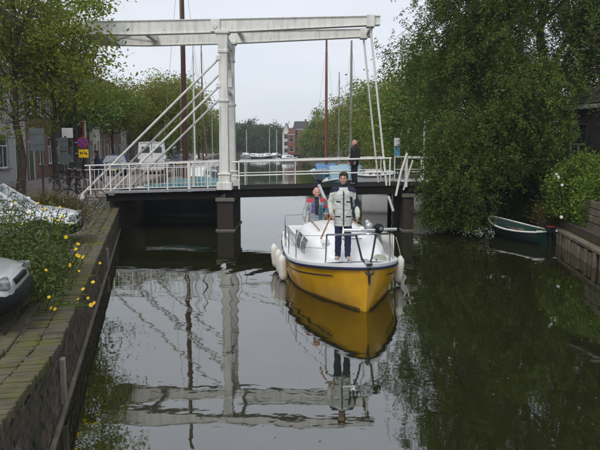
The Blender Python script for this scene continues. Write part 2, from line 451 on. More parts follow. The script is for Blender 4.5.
def quads_mesh(name, V, matname):
    """V: (n,4,3) array of loose quads"""
    n = V.shape[0]
    me = bpy.data.meshes.new(name)
    me.vertices.add(n * 4); me.vertices.foreach_set('co', V.astype(np.float32).ravel())
    me.loops.add(n * 4); me.loops.foreach_set('vertex_index', np.arange(n * 4, dtype=np.int32))
    me.polygons.add(n); me.polygons.foreach_set('loop_start', np.arange(0, n * 4, 4, dtype=np.int32))
    me.polygons.foreach_set('loop_total', np.full(n, 4, dtype=np.int32))
    me.materials.append(M[matname]); me.update(calc_edges=True)
    return me

def leaves_at(P, rng, size, aspect=.45, droop=0.0, flat=.35):
    n = len(P)
    d = rng.normal(size=(n, 3)); d[:, 2] = d[:, 2] * (1 - flat) - droop
    d /= np.linalg.norm(d, axis=1, keepdims=True) + 1e-9
    q = rng.normal(size=(n, 3)); s = np.cross(d, q); s /= np.linalg.norm(s, axis=1, keepdims=True) + 1e-9
    L = size * rng.uniform(.65, 1.35, (n, 1)); W = L * aspect * .5
    return np.stack([P, P + d * L * .45 + s * W, P + d * L, P + d * L * .45 - s * W], axis=1)

# ------------------------------------------------------------------ hull shape shared by all boats
class Hull:
    """bow at y = -L/2, stern at y = +L/2, water at z = 0"""
    def __init__(s, L, B, zb, zm, zs, draft=.3, rake=.35, stern=.75, full=.55, bowpow=.8, e0=.85, e1=.34):
        s.e0, s.e1 = e0, e1
        s.L, s.B, s.zb, s.zm, s.zs, s.draft, s.rake, s.stern, s.full, s.bp = L, B, zb, zm, zs, draft, rake, stern, full, bowpow
    def f(s, t):
        if t < s.full: return math.sin(math.pi / 2 * t / s.full) ** s.bp
        return 1 - (1 - s.stern) * ((t - s.full) / (1 - s.full)) ** 2
    def sheer(s, t):
        return s.zb * (1 - t) * (1 - 2 * t) + (4 * s.zm) * t * (1 - t) + s.zs * t * (2 * t - 1)
    def pt(s, t, u, side=1, off=0.0):
        k = min(1, t / .5)
        e = s.e0 * (1 - k) ** 1.2 + s.e1 * (1 - (1 - k) ** 1.2)
        zk = -s.draft * (.25 + .75 * min(1, t / .3))
        z = zk + (s.sheer(t) - zk) * u
        hb = s.B / 2 * s.f(t) * (u ** e if u > 0 else 0)
        y = -s.L / 2 + t * s.L + s.rake * (1 - u) * (1 - t) ** 4
        return (side * (hb + off), y - off * (1 - t) ** 6, z)
    def skin(s, n=26, m=9):
        mb = MB()
        ts = [(i / n) ** 1.5 if i / n < .2 else i / n for i in range(n + 1)]
        ts = sorted(set([0, .01, .03] + [t for t in ts if t > .04 or t == 0]))
        for side in (-1, 1): mb.grid([[s.pt(t, j / m, side) for j in range(m + 1)] for t in ts])
        mb.grid([[s.pt(1, j / m, -1) for j in range(m + 1)], [s.pt(1, j / m, 1) for j in range(m + 1)]])
        return mb
    def deck(s, t0=0.0, t1=1.0, n=22, inset=.01, drop=.02, camber=.05):
        mb = MB(); rows = []
        for i in range(n + 1):
            t = t0 + (t1 - t0) * i / n; x, y, z = s.pt(t, 1)
            hw = max(0, x - inset)
            rows.append([(hw * q, y, z - drop + camber * (1 - q * q)) for q in (-1, -.75, -.4, 0, .4, .75, 1)])
        return mb.grid(rows)
    def rail(s, r, u=1.0, off=0.0, t0=0.0, t1=1.0, n=30, dz=0.0):
        mb = MB()
        for side in (-1, 1):
            pts = []
            for i in range(n + 1):
                t = t0 + (t1 - t0) * i / n; x, y, z = s.pt(t, u, side, off); pts.append((x, y, z + dz))
            mb.tube(pts, r, 6)
        return mb

# ================================================================== SETTING
QZ, SZ, RZ = .85, 1.25, .75
def W(y): return -2.64 - .2436 * (y - 6.34)
LEFT_FAR = [(-7.03, 24.4), (-7.6, 27.6), (-12.5, 75), (-20, 150), (-26, 214)]
RIGHT = [(3.7, -10), (7.9, 16.4), (8.9, 22.7), (9.5, 27.5), (7.9, 45), (5.6, 70), (3.9, 100), (2.7, 130), (1.0, 214)]

wmb = MB()
wmb.add([(-400, -60, 0), (400, -60, 0), (400, 700, 0), (-400, 700, 0)], [(0, 1, 2, 3)])
tag(wmb.build('water', 'water'), 'dark still canal water with soft ripples and reflections', 'water', kind='structure')

g = MB().prism([(W(-10) - .5, -10), (W(24.35) - .5, 24.35), (-300, 24.35), (-300, -10)], -1, QZ)
tag(g.build('pavement', 'quay_clinker'), 'grey brick paved quay where the cars are parked', 'pavement', kind='structure')
g = MB().prism([(x - .3, y) for x, y in LEFT_FAR] + [(-300, 214), (-300, 24.5), (-7.4, 24.5)], -1, SZ)
tag(g.build('street', 'street_clinker'), 'pinkish brick street running along the houses behind the bridge', 'street', kind='structure')
g = MB().prism([(x + .12, y) for x, y in RIGHT] + [(300, 214), (300, -10)], -1, RZ)
tag(g.build('ground', 'soil'), 'earth bank under the trees beside the timber revetment', 'ground', kind='structure')
g = MB().prism([(-400, 214.2), (400, 214.2), (400, 690), (-400, 690)], -1, 1.0)
tag(g.build('land', 'soil'), 'far bank closing off the end of the canal', 'ground', kind='structure')

# ------------------------------------------------------------------ quay wall, brick by brick
T = Vector((-.2367, .9716, 0)); ANG = math.atan2(T.y, T.x)      # local x along the wall, local y away from the water
S0 = 3.8
A0 = Vector((W(S0), S0, 0)); QL = (24.4 - S0) / T.y
qw = thing('quay_wall', 'old dark brick quay wall with mossy coping beside the canal', 'wall', A0, ANG)
MB().box((QL / 2 - 3, .27, -.15), (QL + 6, .48, 1.72)).build('core', 'mortar', qw)
rng = random.Random(3)
def brick_mesh(sx, sy, sz, ch, seed):
    r_ = random.Random(seed); bm = bmesh.new(); bmesh.ops.create_cube(bm, size=1)
    for v in bm.verts: v.co = Vector((v.co.x * sx, v.co.y * sy, v.co.z * sz)) + Vector([r_.uniform(-.003, .003) for _ in range(3)])
    bmesh.ops.bevel(bm, geom=[e for e in bm.edges], offset=ch, segments=1, affect='EDGES', profile=.5)
    me = bpy.data.meshes.new('brick'); bm.to_mesh(me); bm.free()
    return me
def rise(x): return max(0.0, (7.2 - (S0 + x * T.y)) * .125)
face_m = [brick_mesh(.205, .05, .062, .005, i) for i in range(5)]
for me in face_m: me.materials.append(M['quay_brick'])
cop_m = [brick_mesh(.068, .245, .10, .007, 20 + i) for i in range(5)]
for me in cop_m: me.materials.append(M['coping_brick'])
def stuff_copies(items, name, matname, parent):
    vs_, fs = [], []
    for me, loc, eul in items:
        mt = Matrix.Translation(loc) @ eul.to_matrix().to_4x4(); o = len(vs_)
        vs_ += [mt @ v.co for v in me.vertices]; fs += [tuple(i + o for i in p.vertices) for p in me.polygons]
    me = bpy.data.meshes.new(name); me.from_pydata(vs_, [], fs); me.materials.append(M[matname])
    return tag(link(name, me, parent), kind='stuff')
from mathutils import Euler
def lay(items, name, matname, parent, limit=296):
    items.sort(key=lambda it: it[1].x)
    for me, loc, eul in items[:limit]:
        o = link(name, me, parent); o.location = loc; o.rotation_euler = eul
    if len(items) > limit: stuff_copies(items[limit:], name + 's', matname, parent)
items = []
for row in range(17):
    z = .035 + row * .0735
    for c in range(int(QL / .217) + 1):
        x = c * .217 + (row % 2) * .108 + .05
        if x > QL - .1 or z > .735 + rise(x): continue
        items.append((rng.choice(face_m), Vector((x, .018 + rng.uniform(-.008, .008), z)), Euler((rng.uniform(-.03, .03), rng.uniform(-.012, .012), rng.uniform(-.03, .03)))))
lay(items, 'brick', 'quay_brick', qw)
items = []
for rowy, ox in ((.115, 0), (.372, .04)):
    for c in range(int(QL / .0795)):
        x = c * .0795 + ox + .05
        if x > QL - .08: continue
        items.append((rng.choice(cop_m), Vector((x, rowy + rng.uniform(-.01, .01) - .01, .805 + rise(x) + rng.uniform(-.008, .008))), Euler((rng.uniform(-.03, .03), rng.uniform(-.03, .03) + (.12 if rise(x) > 0 else 0), rng.uniform(-.03, .03)))))
lay(items, 'coping_brick', 'coping_brick', qw)
MB().add([(-1.5, .04, .6), (3.5, .04, .6), (-1.5, .04, .735 + rise(-1.5)), (3.5, .04, .735), (-1.5, .5, .6), (3.5, .5, .6), (-1.5, .5, .735 + rise(-1.5)), (3.5, .5, .735)], [(0, 1, 3, 2), (4, 5, 7, 6), (2, 3, 7, 6), (0, 2, 6, 4)]).build('core', 'mortar', qw)
MB().bar((0, -.03, .02), (QL, -.03, .02), .05, .06).build('waling', 'old_wood', qw, bevel=.01)
for sx, zt in ((3.5, .60), (12.6, .50)):
    MB().box((sx, -.035, zt / 2 + .10), (.11, .06, zt - .05)).build('fender_plank', 'pale_wood', qw, bevel=.008)
# edging stones between coping and parking place
items = []
es = [brick_mesh(.62, .14, .12, .012, 50 + i) for i in range(4)]
for me in es: me.materials.append(M['coping_brick'])
kb = thing('kerb', 'row of worn stone edging slabs behind the quay coping', 'kerb', A0 + Vector((0, 0, .80)), ANG)
x = .3
while x < QL - .5:
    o = link('stone', rng.choice(es), kb); o.location = (x, .585 + rng.uniform(-.012, .012), .018 + rng.uniform(-.01, .01)); o.rotation_euler = (rng.uniform(-.02, .02), rng.uniform(-.01, .01), rng.uniform(-.015, .015))
    o.location.z += rise(x)
    x += .635
# retaining wall at the foot of the bridge approach
rw = thing('retaining_wall', 'low grey stone wall stepping up from quay to bridge approach', 'wall', (-7.0, 24.42, 0))
x = 0.0; k = 0
while x < 9:
    w_ = rng.uniform(.55, .8)
    MB().box((-x - w_ / 2, 0, .51 + .3), (w_ - .012, .16, .68)).build('stone', 'stone_grey', rw, bevel=.012); x += w_
MB().box((-27, .01, .6), (36, .12, 1.28)).build('stone', 'stone_grey', rw)
# abutment corner under the deck
MB().box((-.12, 1.6, .3), (.5, 3.4, 2.1)).build('abutment', 'pier_brick', rw)

# quay wall beyond the bridge
def bank_wall(name, label, pts, z1, matname, th=.3, side=-1):
    t = thing(name, label, 'wall', (pts[0][0], pts[0][1], 0))
    for a, b in zip(pts, pts[1:]):
        a, b = Vector((*a, 0)) - t.location, Vector((*b, 0)) - t.location
        MB().bar((a.x + side * th / 2, a.y, z1 / 2 - .3), (b.x + side * th / 2, b.y, z1 / 2 - .3), th, z1 + .6).build('segment', matname, t)
    return t
bank_wall('quay_wall', 'brick quay wall continuing along the street behind the bridge', LEFT_FAR[1:], SZ + .02, 'facade_brown')
bank_wall('bank_edge', 'dark planked bank edge below the trees behind the bridge', RIGHT[3:], RZ + .02, 'pile_wood', side=1)

# grass in the joints of the quay
P = []
nr = np.random.default_rng(5)
for i in range(5200):
    s = nr.uniform(.2, QL - .3)
    yy = nr.choice([.245, .245, .50, .66, .66, .70]) + nr.normal() * .035
    dens = math.sin(s * 1.3) + math.sin(s * 3.7 + 1) * .6
    if dens < nr.uniform(-1.2, 1.2): continue
    p = A0 + T * s + Vector((-.9716, -.2367, 0)) * yy
    P.append((p.x, p.y, .845))
P = np.array(P)
V = leaves_at(P, nr, .055, .16, -1.0, .2)
tag(link('grass', quads_mesh('grass', V, 'grass_blade')), 'thin grass and moss growing in the quay joints', 'grass', kind='stuff')

# ================================================================== DRAWBRIDGE
NY, FY = 24.0, 26.5
DL, DP, DR = 1.44, 1.56, 1.72                       # deck height: left end, portal, tip of the leaf
PX = -2.86
br = thing('drawbridge', 'white Dutch drawbridge with twin balance beams and dark deck over the canal', 'bridge', (PX, 0, 0))
def bp(x, y, z): return (x - PX, y, z)
def deckz(x):
    if x < PX: return DL + (DP - DL) * (x + 7.3) / (PX + 7.3)
    return DP + (DR - DP) * min(1, (x - PX) / (3.6 - PX))
# deck
for a, b, nm in ((-7.35, PX - .25, 'fixed_span'), (PX + .02, 3.62, 'lifting_leaf'), (3.72, 9.7, 'fixed_span')):
    d_ = MB()
    za, zb = deckz(a), deckz(b)
    d_.bar(bp(a, (NY + FY) / 2, za - .06), bp(b, (NY + FY) / 2, zb - .06), FY - NY + .1, .11)
    o = d_.build(nm, 'deck_top', br)
    for yy in (NY - .08, FY + .08):
        MB().bar(bp(a, yy, za - .15), bp(b, yy, zb - .15), .10, .30).bar(bp(a, yy, za - .005), bp(b, yy, zb - .005), .17, .03).bar(bp(a, yy, za - .29), bp(b, yy, zb - .29), .17, .03).build('girder', 'dark_girder', o)
    for yy in (NY + .8, NY + 1.7):
        MB().bar(bp(a, yy, za - .24), bp(b, yy, zb - .24), .12, .24).build('girder', 'dark_girder', o)
# grey edge strip on the left span
MB().bar(bp(-7.4, NY - .20, DL + .03), bp(PX - .3, NY - .20, DP + .03), .12, .10).build('edge_strip', 'galv', br, bevel=.006)
# piers
def pier(x, w_, top, name='pier'):
    p_ = MB().box(bp(x, (NY + FY) / 2, top / 2 - .5), (w_, FY - NY + .4, top + 1.0)).build(name, 'pier_brick', br, bevel=.02)
    MB().box(bp(x, (NY + FY) / 2, top - .07), (w_ + .10, FY - NY + .52, .14)).build('cap', 'concrete', p_, bevel=.015)
    MB().box(bp(x, (NY + FY) / 2, -.2), (w_ + .12, FY - NY + .5, .5)).build('footing', 'concrete', p_, bevel=.02)
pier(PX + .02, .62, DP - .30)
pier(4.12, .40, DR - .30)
MB().box(bp(3.74, NY + .3, .5), (.16, .16, 1.9)).build('pile', 'dark_girder', br, bevel=.02)
MB().box(bp(3.74, FY - .3, .5), (.16, .16, 1.9)).build('pile', 'dark_girder', br, bevel=.02)

# balance beams
def beamz(x): return 7.74 + (x + 7.4) * .0195       # top of the beam
XL, XR = -7.9, 2.95
for yy in (NY, FY):
    b_ = MB()
    def sec(x, h):
        return [(x - PX, yy - .11, beamz(x)), (x - PX, yy + .11, beamz(x)), (x - PX, yy + .11, beamz(x) - h), (x - PX, yy - .11, beamz(x) - h)]
    rows = [sec(XL, .40), sec(-6.2, .46), sec(PX, .44), (sec(XR, .28))]
    b_.grid(rows, closed=True); b_.add(rows[0], [(0, 1, 2, 3)]); b_.add(rows[-1], [(0, 1, 2, 3)])
    o = b_.build('balance_beam', 'white_paint', br, bevel=.008, weld=True)
    fl = MB()
    for k in (0, 1):
        pts = [(XL, .40), (-6.2, .46), (PX, .44), (XR, .28)]
        for (xa, ha), (xb, hb) in zip(pts, pts[1:]):
            za = beamz(xa) + .012 if k == 0 else beamz(xa) - ha - .012
            zb = beamz(xb) + .012 if k == 0 else beamz(xb) - hb - .012
            fl.bar((xa - PX, yy, za), (xb - PX, yy, zb), .30, .028)
    fl.build('flange', 'white_paint', o)
    # bearing block over the post, and strap block at the tip
    MB().box((-.25, yy - .16, beamz(PX) - .22), (.34, .10, .46)).tube([(-.25, yy - .24, beamz(PX) - .25), (-.25, yy + .2, beamz(PX) - .25)], .085, 12).build('bearing', 'white_paint', o, bevel=.012)
    MB().box((2.6 - PX, yy, beamz(2.6) - .16), (.30, .36, .44)).build('tip_block', 'white_paint', o, bevel=.02)
    for xx in (-6.5, -5.0, -1.2, .6):
        MB().bar((xx - PX, yy - .118, beamz(xx) - .04), (xx - PX, yy - .118, beamz(xx) - .34), .05, .02).build('rib', 'white_paint', o)
# cross members between the beams
def cross(x, dz=.2, w_=.2, h=.26):
    MB().bar(bp(x, NY + .11, beamz(x) - dz), bp(x, FY - .11, beamz(x) - dz), w_, h).build('cross_beam', 'white_paint', br, bevel=.01)
cross(XL + .25, .22, .8, .5); cross(-5.9); cross(2.75, .14, .12, .16); cross(PX + .5, .2, .14, .2)
for a, b in (((-7.9, NY + .1), (-5.9, FY - .1)), ((-5.9, NY + .1), (-7.9, FY - .1))):
    MB().bar(bp(a[0], a[1], beamz(a[0]) - .34), bp(b[0], b[1], beamz(b[0]) - .34), .09, .07).build('diagonal_brace', 'white_paint', br)
# portal posts
PT = beamz(PX) - .47
for yy in (NY, FY):
    p_ = MB()
    rows = []
    for z, w_, dp in ((DP, .44, .42), (DP + .55, .44, .42), (DP + .58, .36, .34), (PT - .75, .30, .30), (PT - .72, .36, .36), (PT - .62, .36, .36), (PT - .6, .32, .32), (PT, .40, .36)):
        rows.append([(-w_/2, yy - dp/2, z), (w_/2, yy - dp/2, z), (w_/2, yy + dp/2, z), (-w_/2, yy + dp/2, z)])
    p_.grid(rows, closed=True); p_.add(rows[0], [(0,1,2,3)]); p_.add(rows[-1], [(0,1,2,3)])
    o = p_.build('post', 'white_paint', br, bevel=.012)
    MB().box((0, yy, DP + .14), (.58, .54, .28)).build('plinth', 'white_paint', o, bevel=.015)
    MB().box((0, yy, DP + .60), (.50, .48, .07)).build('collar', 'white_paint', o, bevel=.015)
    MB().box((0, yy, 4.9), (.40, .39, .10)).build('collar', 'white_paint', o, bevel=.015)
    MB().box((0, yy, PT + .02), (.52, .46, .12)).build('capital', 'white_paint', o, bevel=.015)
    fr = MB()
    for xx in (-.13, .13): fr.box((xx, yy - .178, 3.4), (.05, .03, 2.6))
    fr.build('moulding', 'white_paint', o, bevel=.006)
    MB().lathe([(.06, 0), (.085, .05), (.04, .12), (.0, .16)], 10, (-.25, yy - .16, PT + .08)).build('finial', 'white_paint', o, 40)
# lintel and arch between the posts
MB().box((0, (NY + FY) / 2, PT - .16), (.22, FY - NY - .33, .30)).build('lintel', 'white_paint', br, bevel=.012)
arch = MB()
for k in range(12):
    a0, a1 = math.pi * k / 12, math.pi * (k + 1) / 12
    c = (NY + FY) / 2; r_ = (FY - NY) / 2 - .20
    arch.bar((0, c + r_ * math.cos(a0), PT - 1.75 + 1.38 * math.sin(a0)), (0, c + r_ * math.cos(a1), PT - 1.75 + 1.38 * math.sin(a1)), .16, .12)
arch.build('arch', 'white_paint', br)
MB().box((0, (NY + FY) / 2, PT - 2.0), (.14, FY - NY - .33, .12)).build('tie_bar', 'white_paint', br, bevel=.01)
# back stays
for yy in (NY, FY):
    for zt, xb, zb in ((6.45, -8.3, 1.36), (5.45, -7.15, 1.50)):
        MB().tube([bp(PX - .12, yy - .1, zt), bp(xb, yy - .1, zb)], .045, 10).build('stay', 'white_paint', br, 40)
        MB().box(bp(xb, yy - .1, zb - .07), (.22, .14, .16)).build('stay_foot', 'white_paint', br, bevel=.01)
        MB().box(bp(PX - .16, yy - .1, zt), (.16, .16, .18)).build('stay_clamp', 'white_paint', br, bevel=.015)
# hangers
for yy in (NY, FY):
    MB().tube([bp(2.6, yy, beamz(2.6) - .35), bp(3.3, yy - .05, DR - .1)], .042, 10).build('hanger', 'white_paint', br, 40)
# railings
def rail_line(x0, x1, yy, posts, bal, rails, thick=()):
    t_ = []
    for dz, r_ in rails:
        MB().tube([bp(x0, yy, deckz(x0) + dz), bp(x1, yy, deckz(x1) + dz)], r_, 8).build('rail', 'white_paint', br, 40)
    top = max(dz for dz, _ in rails)
    for x in posts:
        th = .11 if x in thick else .05
        MB().box(bp(x, yy, deckz(x) + top / 2 + .0), (th, th, top + .06)).build('railing_post', 'white_paint', br, bevel=.006)
    for x in bal:
        MB().tube([bp(x, yy, deckz(x) + .16), bp(x, yy, deckz(x) + top - .16)], .011, 6).build('baluster', 'white_paint', br)
lp = [AT(p, NY, 2) for p in (92, 112, 131, 149.5, 168.5, 190, 208.5)]
for yy in (NY - .2, FY + .1):
    xs = lp if yy < 25 else [x - .3 for x in lp]
    bal = [x for x in np.arange(-7.9, PX - .45, .155) if min(abs(x - p) for p in xs) > .06]
    rail_line(-8.1, PX - .25, yy, xs, bal, ((1.06, .028), (.90, .014), (.16, .016)), (xs[5],))
for yy in (NY - .1, FY + .1):
    rail_line(PX + .3, 3.45, yy, [PX + .55, 3.40] if yy < 25 else [PX + .55, -.2, 3.4], [], ((1.04, .033), (.52, .027)))
    rail_line(3.95, 6.9, yy, [3.98, 5.1, 6.3], [], ((1.04, .026), (.52, .02)))
# folding barrier pipes at the right-hand end
MB().tube([bp(AT(407, 23.7, 2.3), 23.74, ZAT(153, 23.74)), bp(AT(401, 23.7, 2), 23.72, ZAT(172, 23.72)), bp(AT(396, 23.7, 1.6), 23.70, ZAT(196, 23.7))], .045, 8).build('barrier_arm', 'white_paint', br, 40)
MB().tube([bp(AT(413, 23.7, 2.3), 23.78, ZAT(160, 23.78)), bp(AT(404, 23.7, 1.8), 23.78, ZAT(190, 23.78))], .035, 8).build('barrier_arm', 'white_paint', br, 40)
MB().box(bp(4.0, NY - .2, DR + .55), (.10, .10, 1.2)).build('barrier_post', 'white_paint', br, bevel=.01)
# moored-side timber of the right pier
MB().tube([bp(AT(389, 23.4, 1), 23.6, ZAT(196, 23.6)), bp(AT(394, 23.4, .6), 23.6, ZAT(211, 23.6))], .05, 8).build('fender_pole', 'white_paint', br, 40)

# ================================================================== YELLOW SAILING BOAT
YB = Vector((.87, 15.15, 0)); YR = R(7)
H = Hull(7.0, 2.42, .90, .55, .62, draft=.35, rake=.20, stern=.78, full=.42, bowpow=.72, e0=.34, e1=.085)
yb = thing('sailing_boat', 'yellow sailing boat with white cabin, lowered mast and two people aboard', 'boat', YB, YR)
hu = H.skin(40, 12).build('hull', 'yellow_hull', yb, smooth=50, weld=True)
st = MB()
for side in (-1, 1):
    st.grid([[H.pt(t, .80, side, .006), H.pt(t, .828, side, .006)] for t in np.linspace(.10, .42, 24)])
    st.grid([[H.pt(t, .80, side, .006), H.pt(t, .828, side, .006)] for t in np.linspace(.45, 1, 24)])
st.build('stripe', 'navy_trim', hu)
H.rail(.030, .985, .012, n=44).build('rubbing_strake', 'navy_trim', yb, 60)
bw = MB()
for side in (-1, 1):
    rows = []
    for t in np.linspace(0, 1, 40):
        x, y, z = H.pt(t, 1, 1, .012)
        rows.append([(side * x, y, z), (side * x, y, z + .07), (side * max(0, x - .05), y, z + .075), (side * max(0, x - .06), y, z + .0)])
    bw.grid(rows)
bw.build('toe_rail', 'white_gel', yb, smooth=40)
H.deck(0, 1, 26, .01, .0, .05).build('deck', 'white_gel', yb, smooth=50)
def cabin_rows(stations, p=.55, n=16):
    rows = []
    for y, w_, zb, h in stations:
        row = []
        for j in range(n + 1):
            a = math.pi * j / n; c, s = math.cos(a), math.sin(a)
            row.append((w_ * math.copysign(abs(c) ** p, c), y, zb + h * abs(s) ** p))
        rows.append(row)
    return rows
cs = [(-2.16, .36, .78, .02), (-2.10, .52, .76, .16), (-1.96, .66, .73, .31), (-1.6, .80, .68, .48), (-1.1, .88, .62, .62), (-.5, .91, .58, .71), (.1, .92, .56, .75), (.45, .92, .55, .77), (.70, .91, .55, .77)]
cb = MB(); rows = cabin_rows(cs); cb.grid(rows); cb.add(rows[0], [tuple(range(len(rows[0])))]); cb.add(rows[-1], [tuple(range(len(rows[-1])))])
ca = cb.build('cabin', 'white_gel', yb, smooth=50)
for side in (-1, 1):
    for y0, y1 in ((-.95, -.42), (-.22, .38)):
        wd = MB(); rr = []
        for y in np.linspace(y0, y1, 6):
            w_ = np.interp(y, [c[0] for c in cs], [c[1] for c in cs]); zb = np.interp(y, [c[0] for c in cs], [c[2] for c in cs]); h = np.interp(y, [c[0] for c in cs], [c[3] for c in cs])
            col = []
            for f_ in (.24, .5, .72):
                s = f_; sa = s ** (1 / .55); cc = math.sqrt(max(0, 1 - sa * sa)) ** .55
                col.append((side * (w_ * cc + .008), y, zb + h * f_))
            rr.append(col)
        wd.grid(rr).build('window', 'lamp_glass', ca, smooth=40)
# fore hatch, sliding hatch, handrails on the cabin top
MB().box((0, -1.15, 1.215), (.52, .50, .07), Matrix.Rotation(R(-12), 3, 'X')).build('fore_hatch', 'white_gel', ca, bevel=.02)
MB().box((0, .25, 1.31), (.62, .85, .05)).build('sliding_hatch', 'white_gel', ca, bevel=.015)
for sx in (-.52, .52):
    MB().tube([(sx, -.75, 1.19), (sx, -.72, 1.27), (sx, -.1, 1.31), (sx, .5, 1.33), (sx, .53, 1.26)], .014, 6).build('grab_rail', 'varnish', ca, 40)
# boat-hook like wiper lines on the foredeck
MB().tube([(-.62, -.95, 1.16), (-.25, -1.35, 1.13)], .012, 6).build('deck_line', 'black_rubber', yb)
MB().tube([(-.35, -1.55, 1.10), (.05, -1.1, 1.21), (.4, -1.3, 1.16)], .010, 6).build('deck_line', 'rope', yb)
# cockpit coaming, seats, tiller
ck = MB()
for side in (-1, 1):
    ck.box((side * .82, 1.85, .80), (.10, 2.3, .26)); ck.box((side * .60, 1.85, .72), (.36, 2.2, .06))
ck.box((0, 3.02, .80), (1.7, .10, .24)); ck.build('cockpit', 'white_gel', yb, bevel=.02)
MB().box((0, .72, .98), (.62, .04, .56)).build('companionway', 'varnish', yb, bevel=.01)
MB().tube([(0, 3.2, .95), (0, 2.6, 1.05), (-.12, 2.0, 1.10)], .022, 8).build('tiller', 'varnish', yb, 40)
# lowered mast resting aft in a crutch
MB().tube([(.0, -.3, 1.36), (.02, 1.2, 1.60), (.04, 2.95, 2.06)], .055, 10).build('mast', 'alu', yb, 40)
MB().box((.0, -.34, 1.30), (.16, .2, .16)).build('mast_step', 'alu', yb, bevel=.01)
MB().tube([(-.30, 2.9, .75), (.02, 2.9, 2.0)], .03, 8).build('mast_crutch', 'varnish', yb, 40)
MB().tube([(.36, 2.9, .75), (.06, 2.9, 2.0)], .03, 8).build('mast_crutch', 'varnish', yb, 40)
# pulpit
dz0 = .62
def dk(t, side, inset=.07, dz=.03):
    x, y, z = H.pt(t, 1, side); return Vector((side * max(0.02, abs(x) - inset), y, z + dz))
pu = MB()
top = [dk(.135, -1) + Vector((0, 0, dz0))] + [dk(t, -1) + Vector((0, 0, dz0)) for t in (.10, .07, .045, .02)] + [Vector((0, -3.47, .92 + dz0))] + [dk(t, 1) + Vector((0, 0, dz0)) for t in (.02, .045, .07, .10, .135)]
pu.tube(top, .019, 8)
mid = [p - Vector((0, 0, .30)) for p in top]
for s_ in (0, 1):
    pass
pu.build('pulpit_rail', 'steel', yb, 50)
for side in (-1, 1):
    MB().tube([dk(.14, side), dk(.135, side) + Vector((0, 0, dz0))], .017, 8).build('pulpit_leg', 'steel', yb, 40)
    MB().tube([Vector((side * .035, -3.38, .95)), Vector((side * .10, -3.32, 1.06)), Vector((side * .20, -3.22, 1.52))], .02, 8).build('pulpit_leg', 'black_iron', yb, 40)
# thick grey horizontal tube (spinnaker pole) carried across the pulpit with two fittings
MB().tube([(-.40, -3.08, 1.57), (-.08, -3.16, 1.57)], .034, 10).tube([(.22, -3.16, 1.58), (.66, -2.98, 1.56)], .030, 10).tube([(-.08, -3.16, 1.57), (.22, -3.16, 1.58)], .026, 10).build('cross_pole', 'alu', yb, 40)
MB().ball((.09, -3.08, 1.62), (.095, .085, .11)).ball((.06, -3.06, 1.70), (.06, .06, .07)).build('windlass', 'galv', yb, 50, bevel=.01)
MB().ball((.27, -3.13, 1.60), .10).lathe([(.05, 0), (.07, .03), (.05, .07)], 12, (.27, -3.24, 1.60), 'y').build('deck_lamp', 'black_rubber', yb, 50)
MB().lathe([(.0, 0), (.035, .004), (.03, .02), (0, .024)], 12, (.285, -3.262, 1.61), 'y').build('lens', 'lamp_glass', yb, 40)
# stanchions and lifelines
for side in (-1, 1):
    tops = [dk(.135, side) + Vector((0, 0, dz0 - .02))]
    for t in (.34, .52, .70, .88):
        a = dk(t, side); b = a + Vector((0, 0, .56)); tops.append(b)
        MB().tube([a, b], .013, 8).build('stanchion', 'steel', yb, 40)
    MB().tube(tops, .006, 5).tube([p - Vector((0, 0, .26)) for p in tops], .006, 5).build('lifeline', 'steel', yb)
    # side screen panel near the stern rail
    MB().tube([dk(.88, side) + Vector((0, 0, .56)), dk(.96, side) + Vector((0, .0, .56)), Vector((0, 3.42, 1.22))], .014, 8).build('stern_rail', 'steel', yb, 50)
# white spray cloths on the lifelines aft of the bow
for side, ta, tb in ((1, .30, .52),):
    sc_ = MB(); rr = []
    for t in np.linspace(ta, tb, 8):
        a = dk(t, side, .06); rr.append([a + Vector((0, 0, .06)), a + Vector((.004 * side, 0, .30)), a + Vector((0, 0, .54))])
    o = sc_.grid(rr).build('spray_cloth', 'fender_vinyl', yb, smooth=60)
    sm = o.modifiers.new('solid', 'SOLIDIFY'); sm.thickness = .006
# anchor on the stem
an = MB()
an.bar((0, -3.44, .98), (0, -3.56, .62), .035, .05)
an.tube([(-.09, -3.54, .85), (-.06, -3.57, .80), (0, -3.58, .785), (.06, -3.57, .80), (.09, -3.54, .85)], [.006, .02, .026, .02, .006], 8)
an.box((0, -3.46, .97), (.10, .22, .05))
an.tube([(0, -3.56, .76), (0, -3.57, .58)], [.03, .012], 8)
an.build('anchor', 'black_iron', yb, 40)
MB().box((0, -3.30, .985), (.14, .5, .03)).build('anchor_roller', 'steel', yb, bevel=.008)
for sx in (-.28, .28):
    MB().tube([(sx - .07, -2.95, .98), (sx + .07, -2.95, .98)], .014, 8).tube([(sx, -2.95, .90), (sx, -2.95, .98)], .02, 8).build('cleat', 'steel', yb, 40)

for vx, vy in ((-.55, -1.75), (.42, -1.0)):
    MB().lathe([(.06, 0), (.06, .06), (.10, .09), (.085, .15), (.0, .17)], 14, (vx, vy, 1.05 if vx < 0 else 1.20)).build('ventilator', 'white_gel', yb, smooth=50)
for sx in (-.80, .80):
    MB().lathe([(.07, 0), (.055, .05), (.05, .10), (.065, .13), (.0, .14)], 14, (sx, 1.0, .93)).build('winch', 'steel', yb, smooth=40)
rc = MB()
for k in range(4): rc.tube([(.48 + (.13 - k * .012) * math.cos(a), -2.42 + (.13 - k * .012) * math.sin(a), .885 + k * .02) for a in np.linspace(0, 6.28, 20)], .012, 5)
rc.build('rope_coil', 'rope', yb, smooth=60)
MB().tube([(.28, -2.95, .98), (.55, -2.6, .90), (.70, -2.1, .85), (.85, -1.5, .80), (.98, -.6, .76)], .010, 5).build('deck_rope', 'rope', yb)
MB().tube([(-.20, -2.2, .93), (-.1, -1.9, 1.06), (-.12, -1.4, 1.24), (.0, -.4, 1.38)], .007, 5).build('halyard', 'rope', yb)
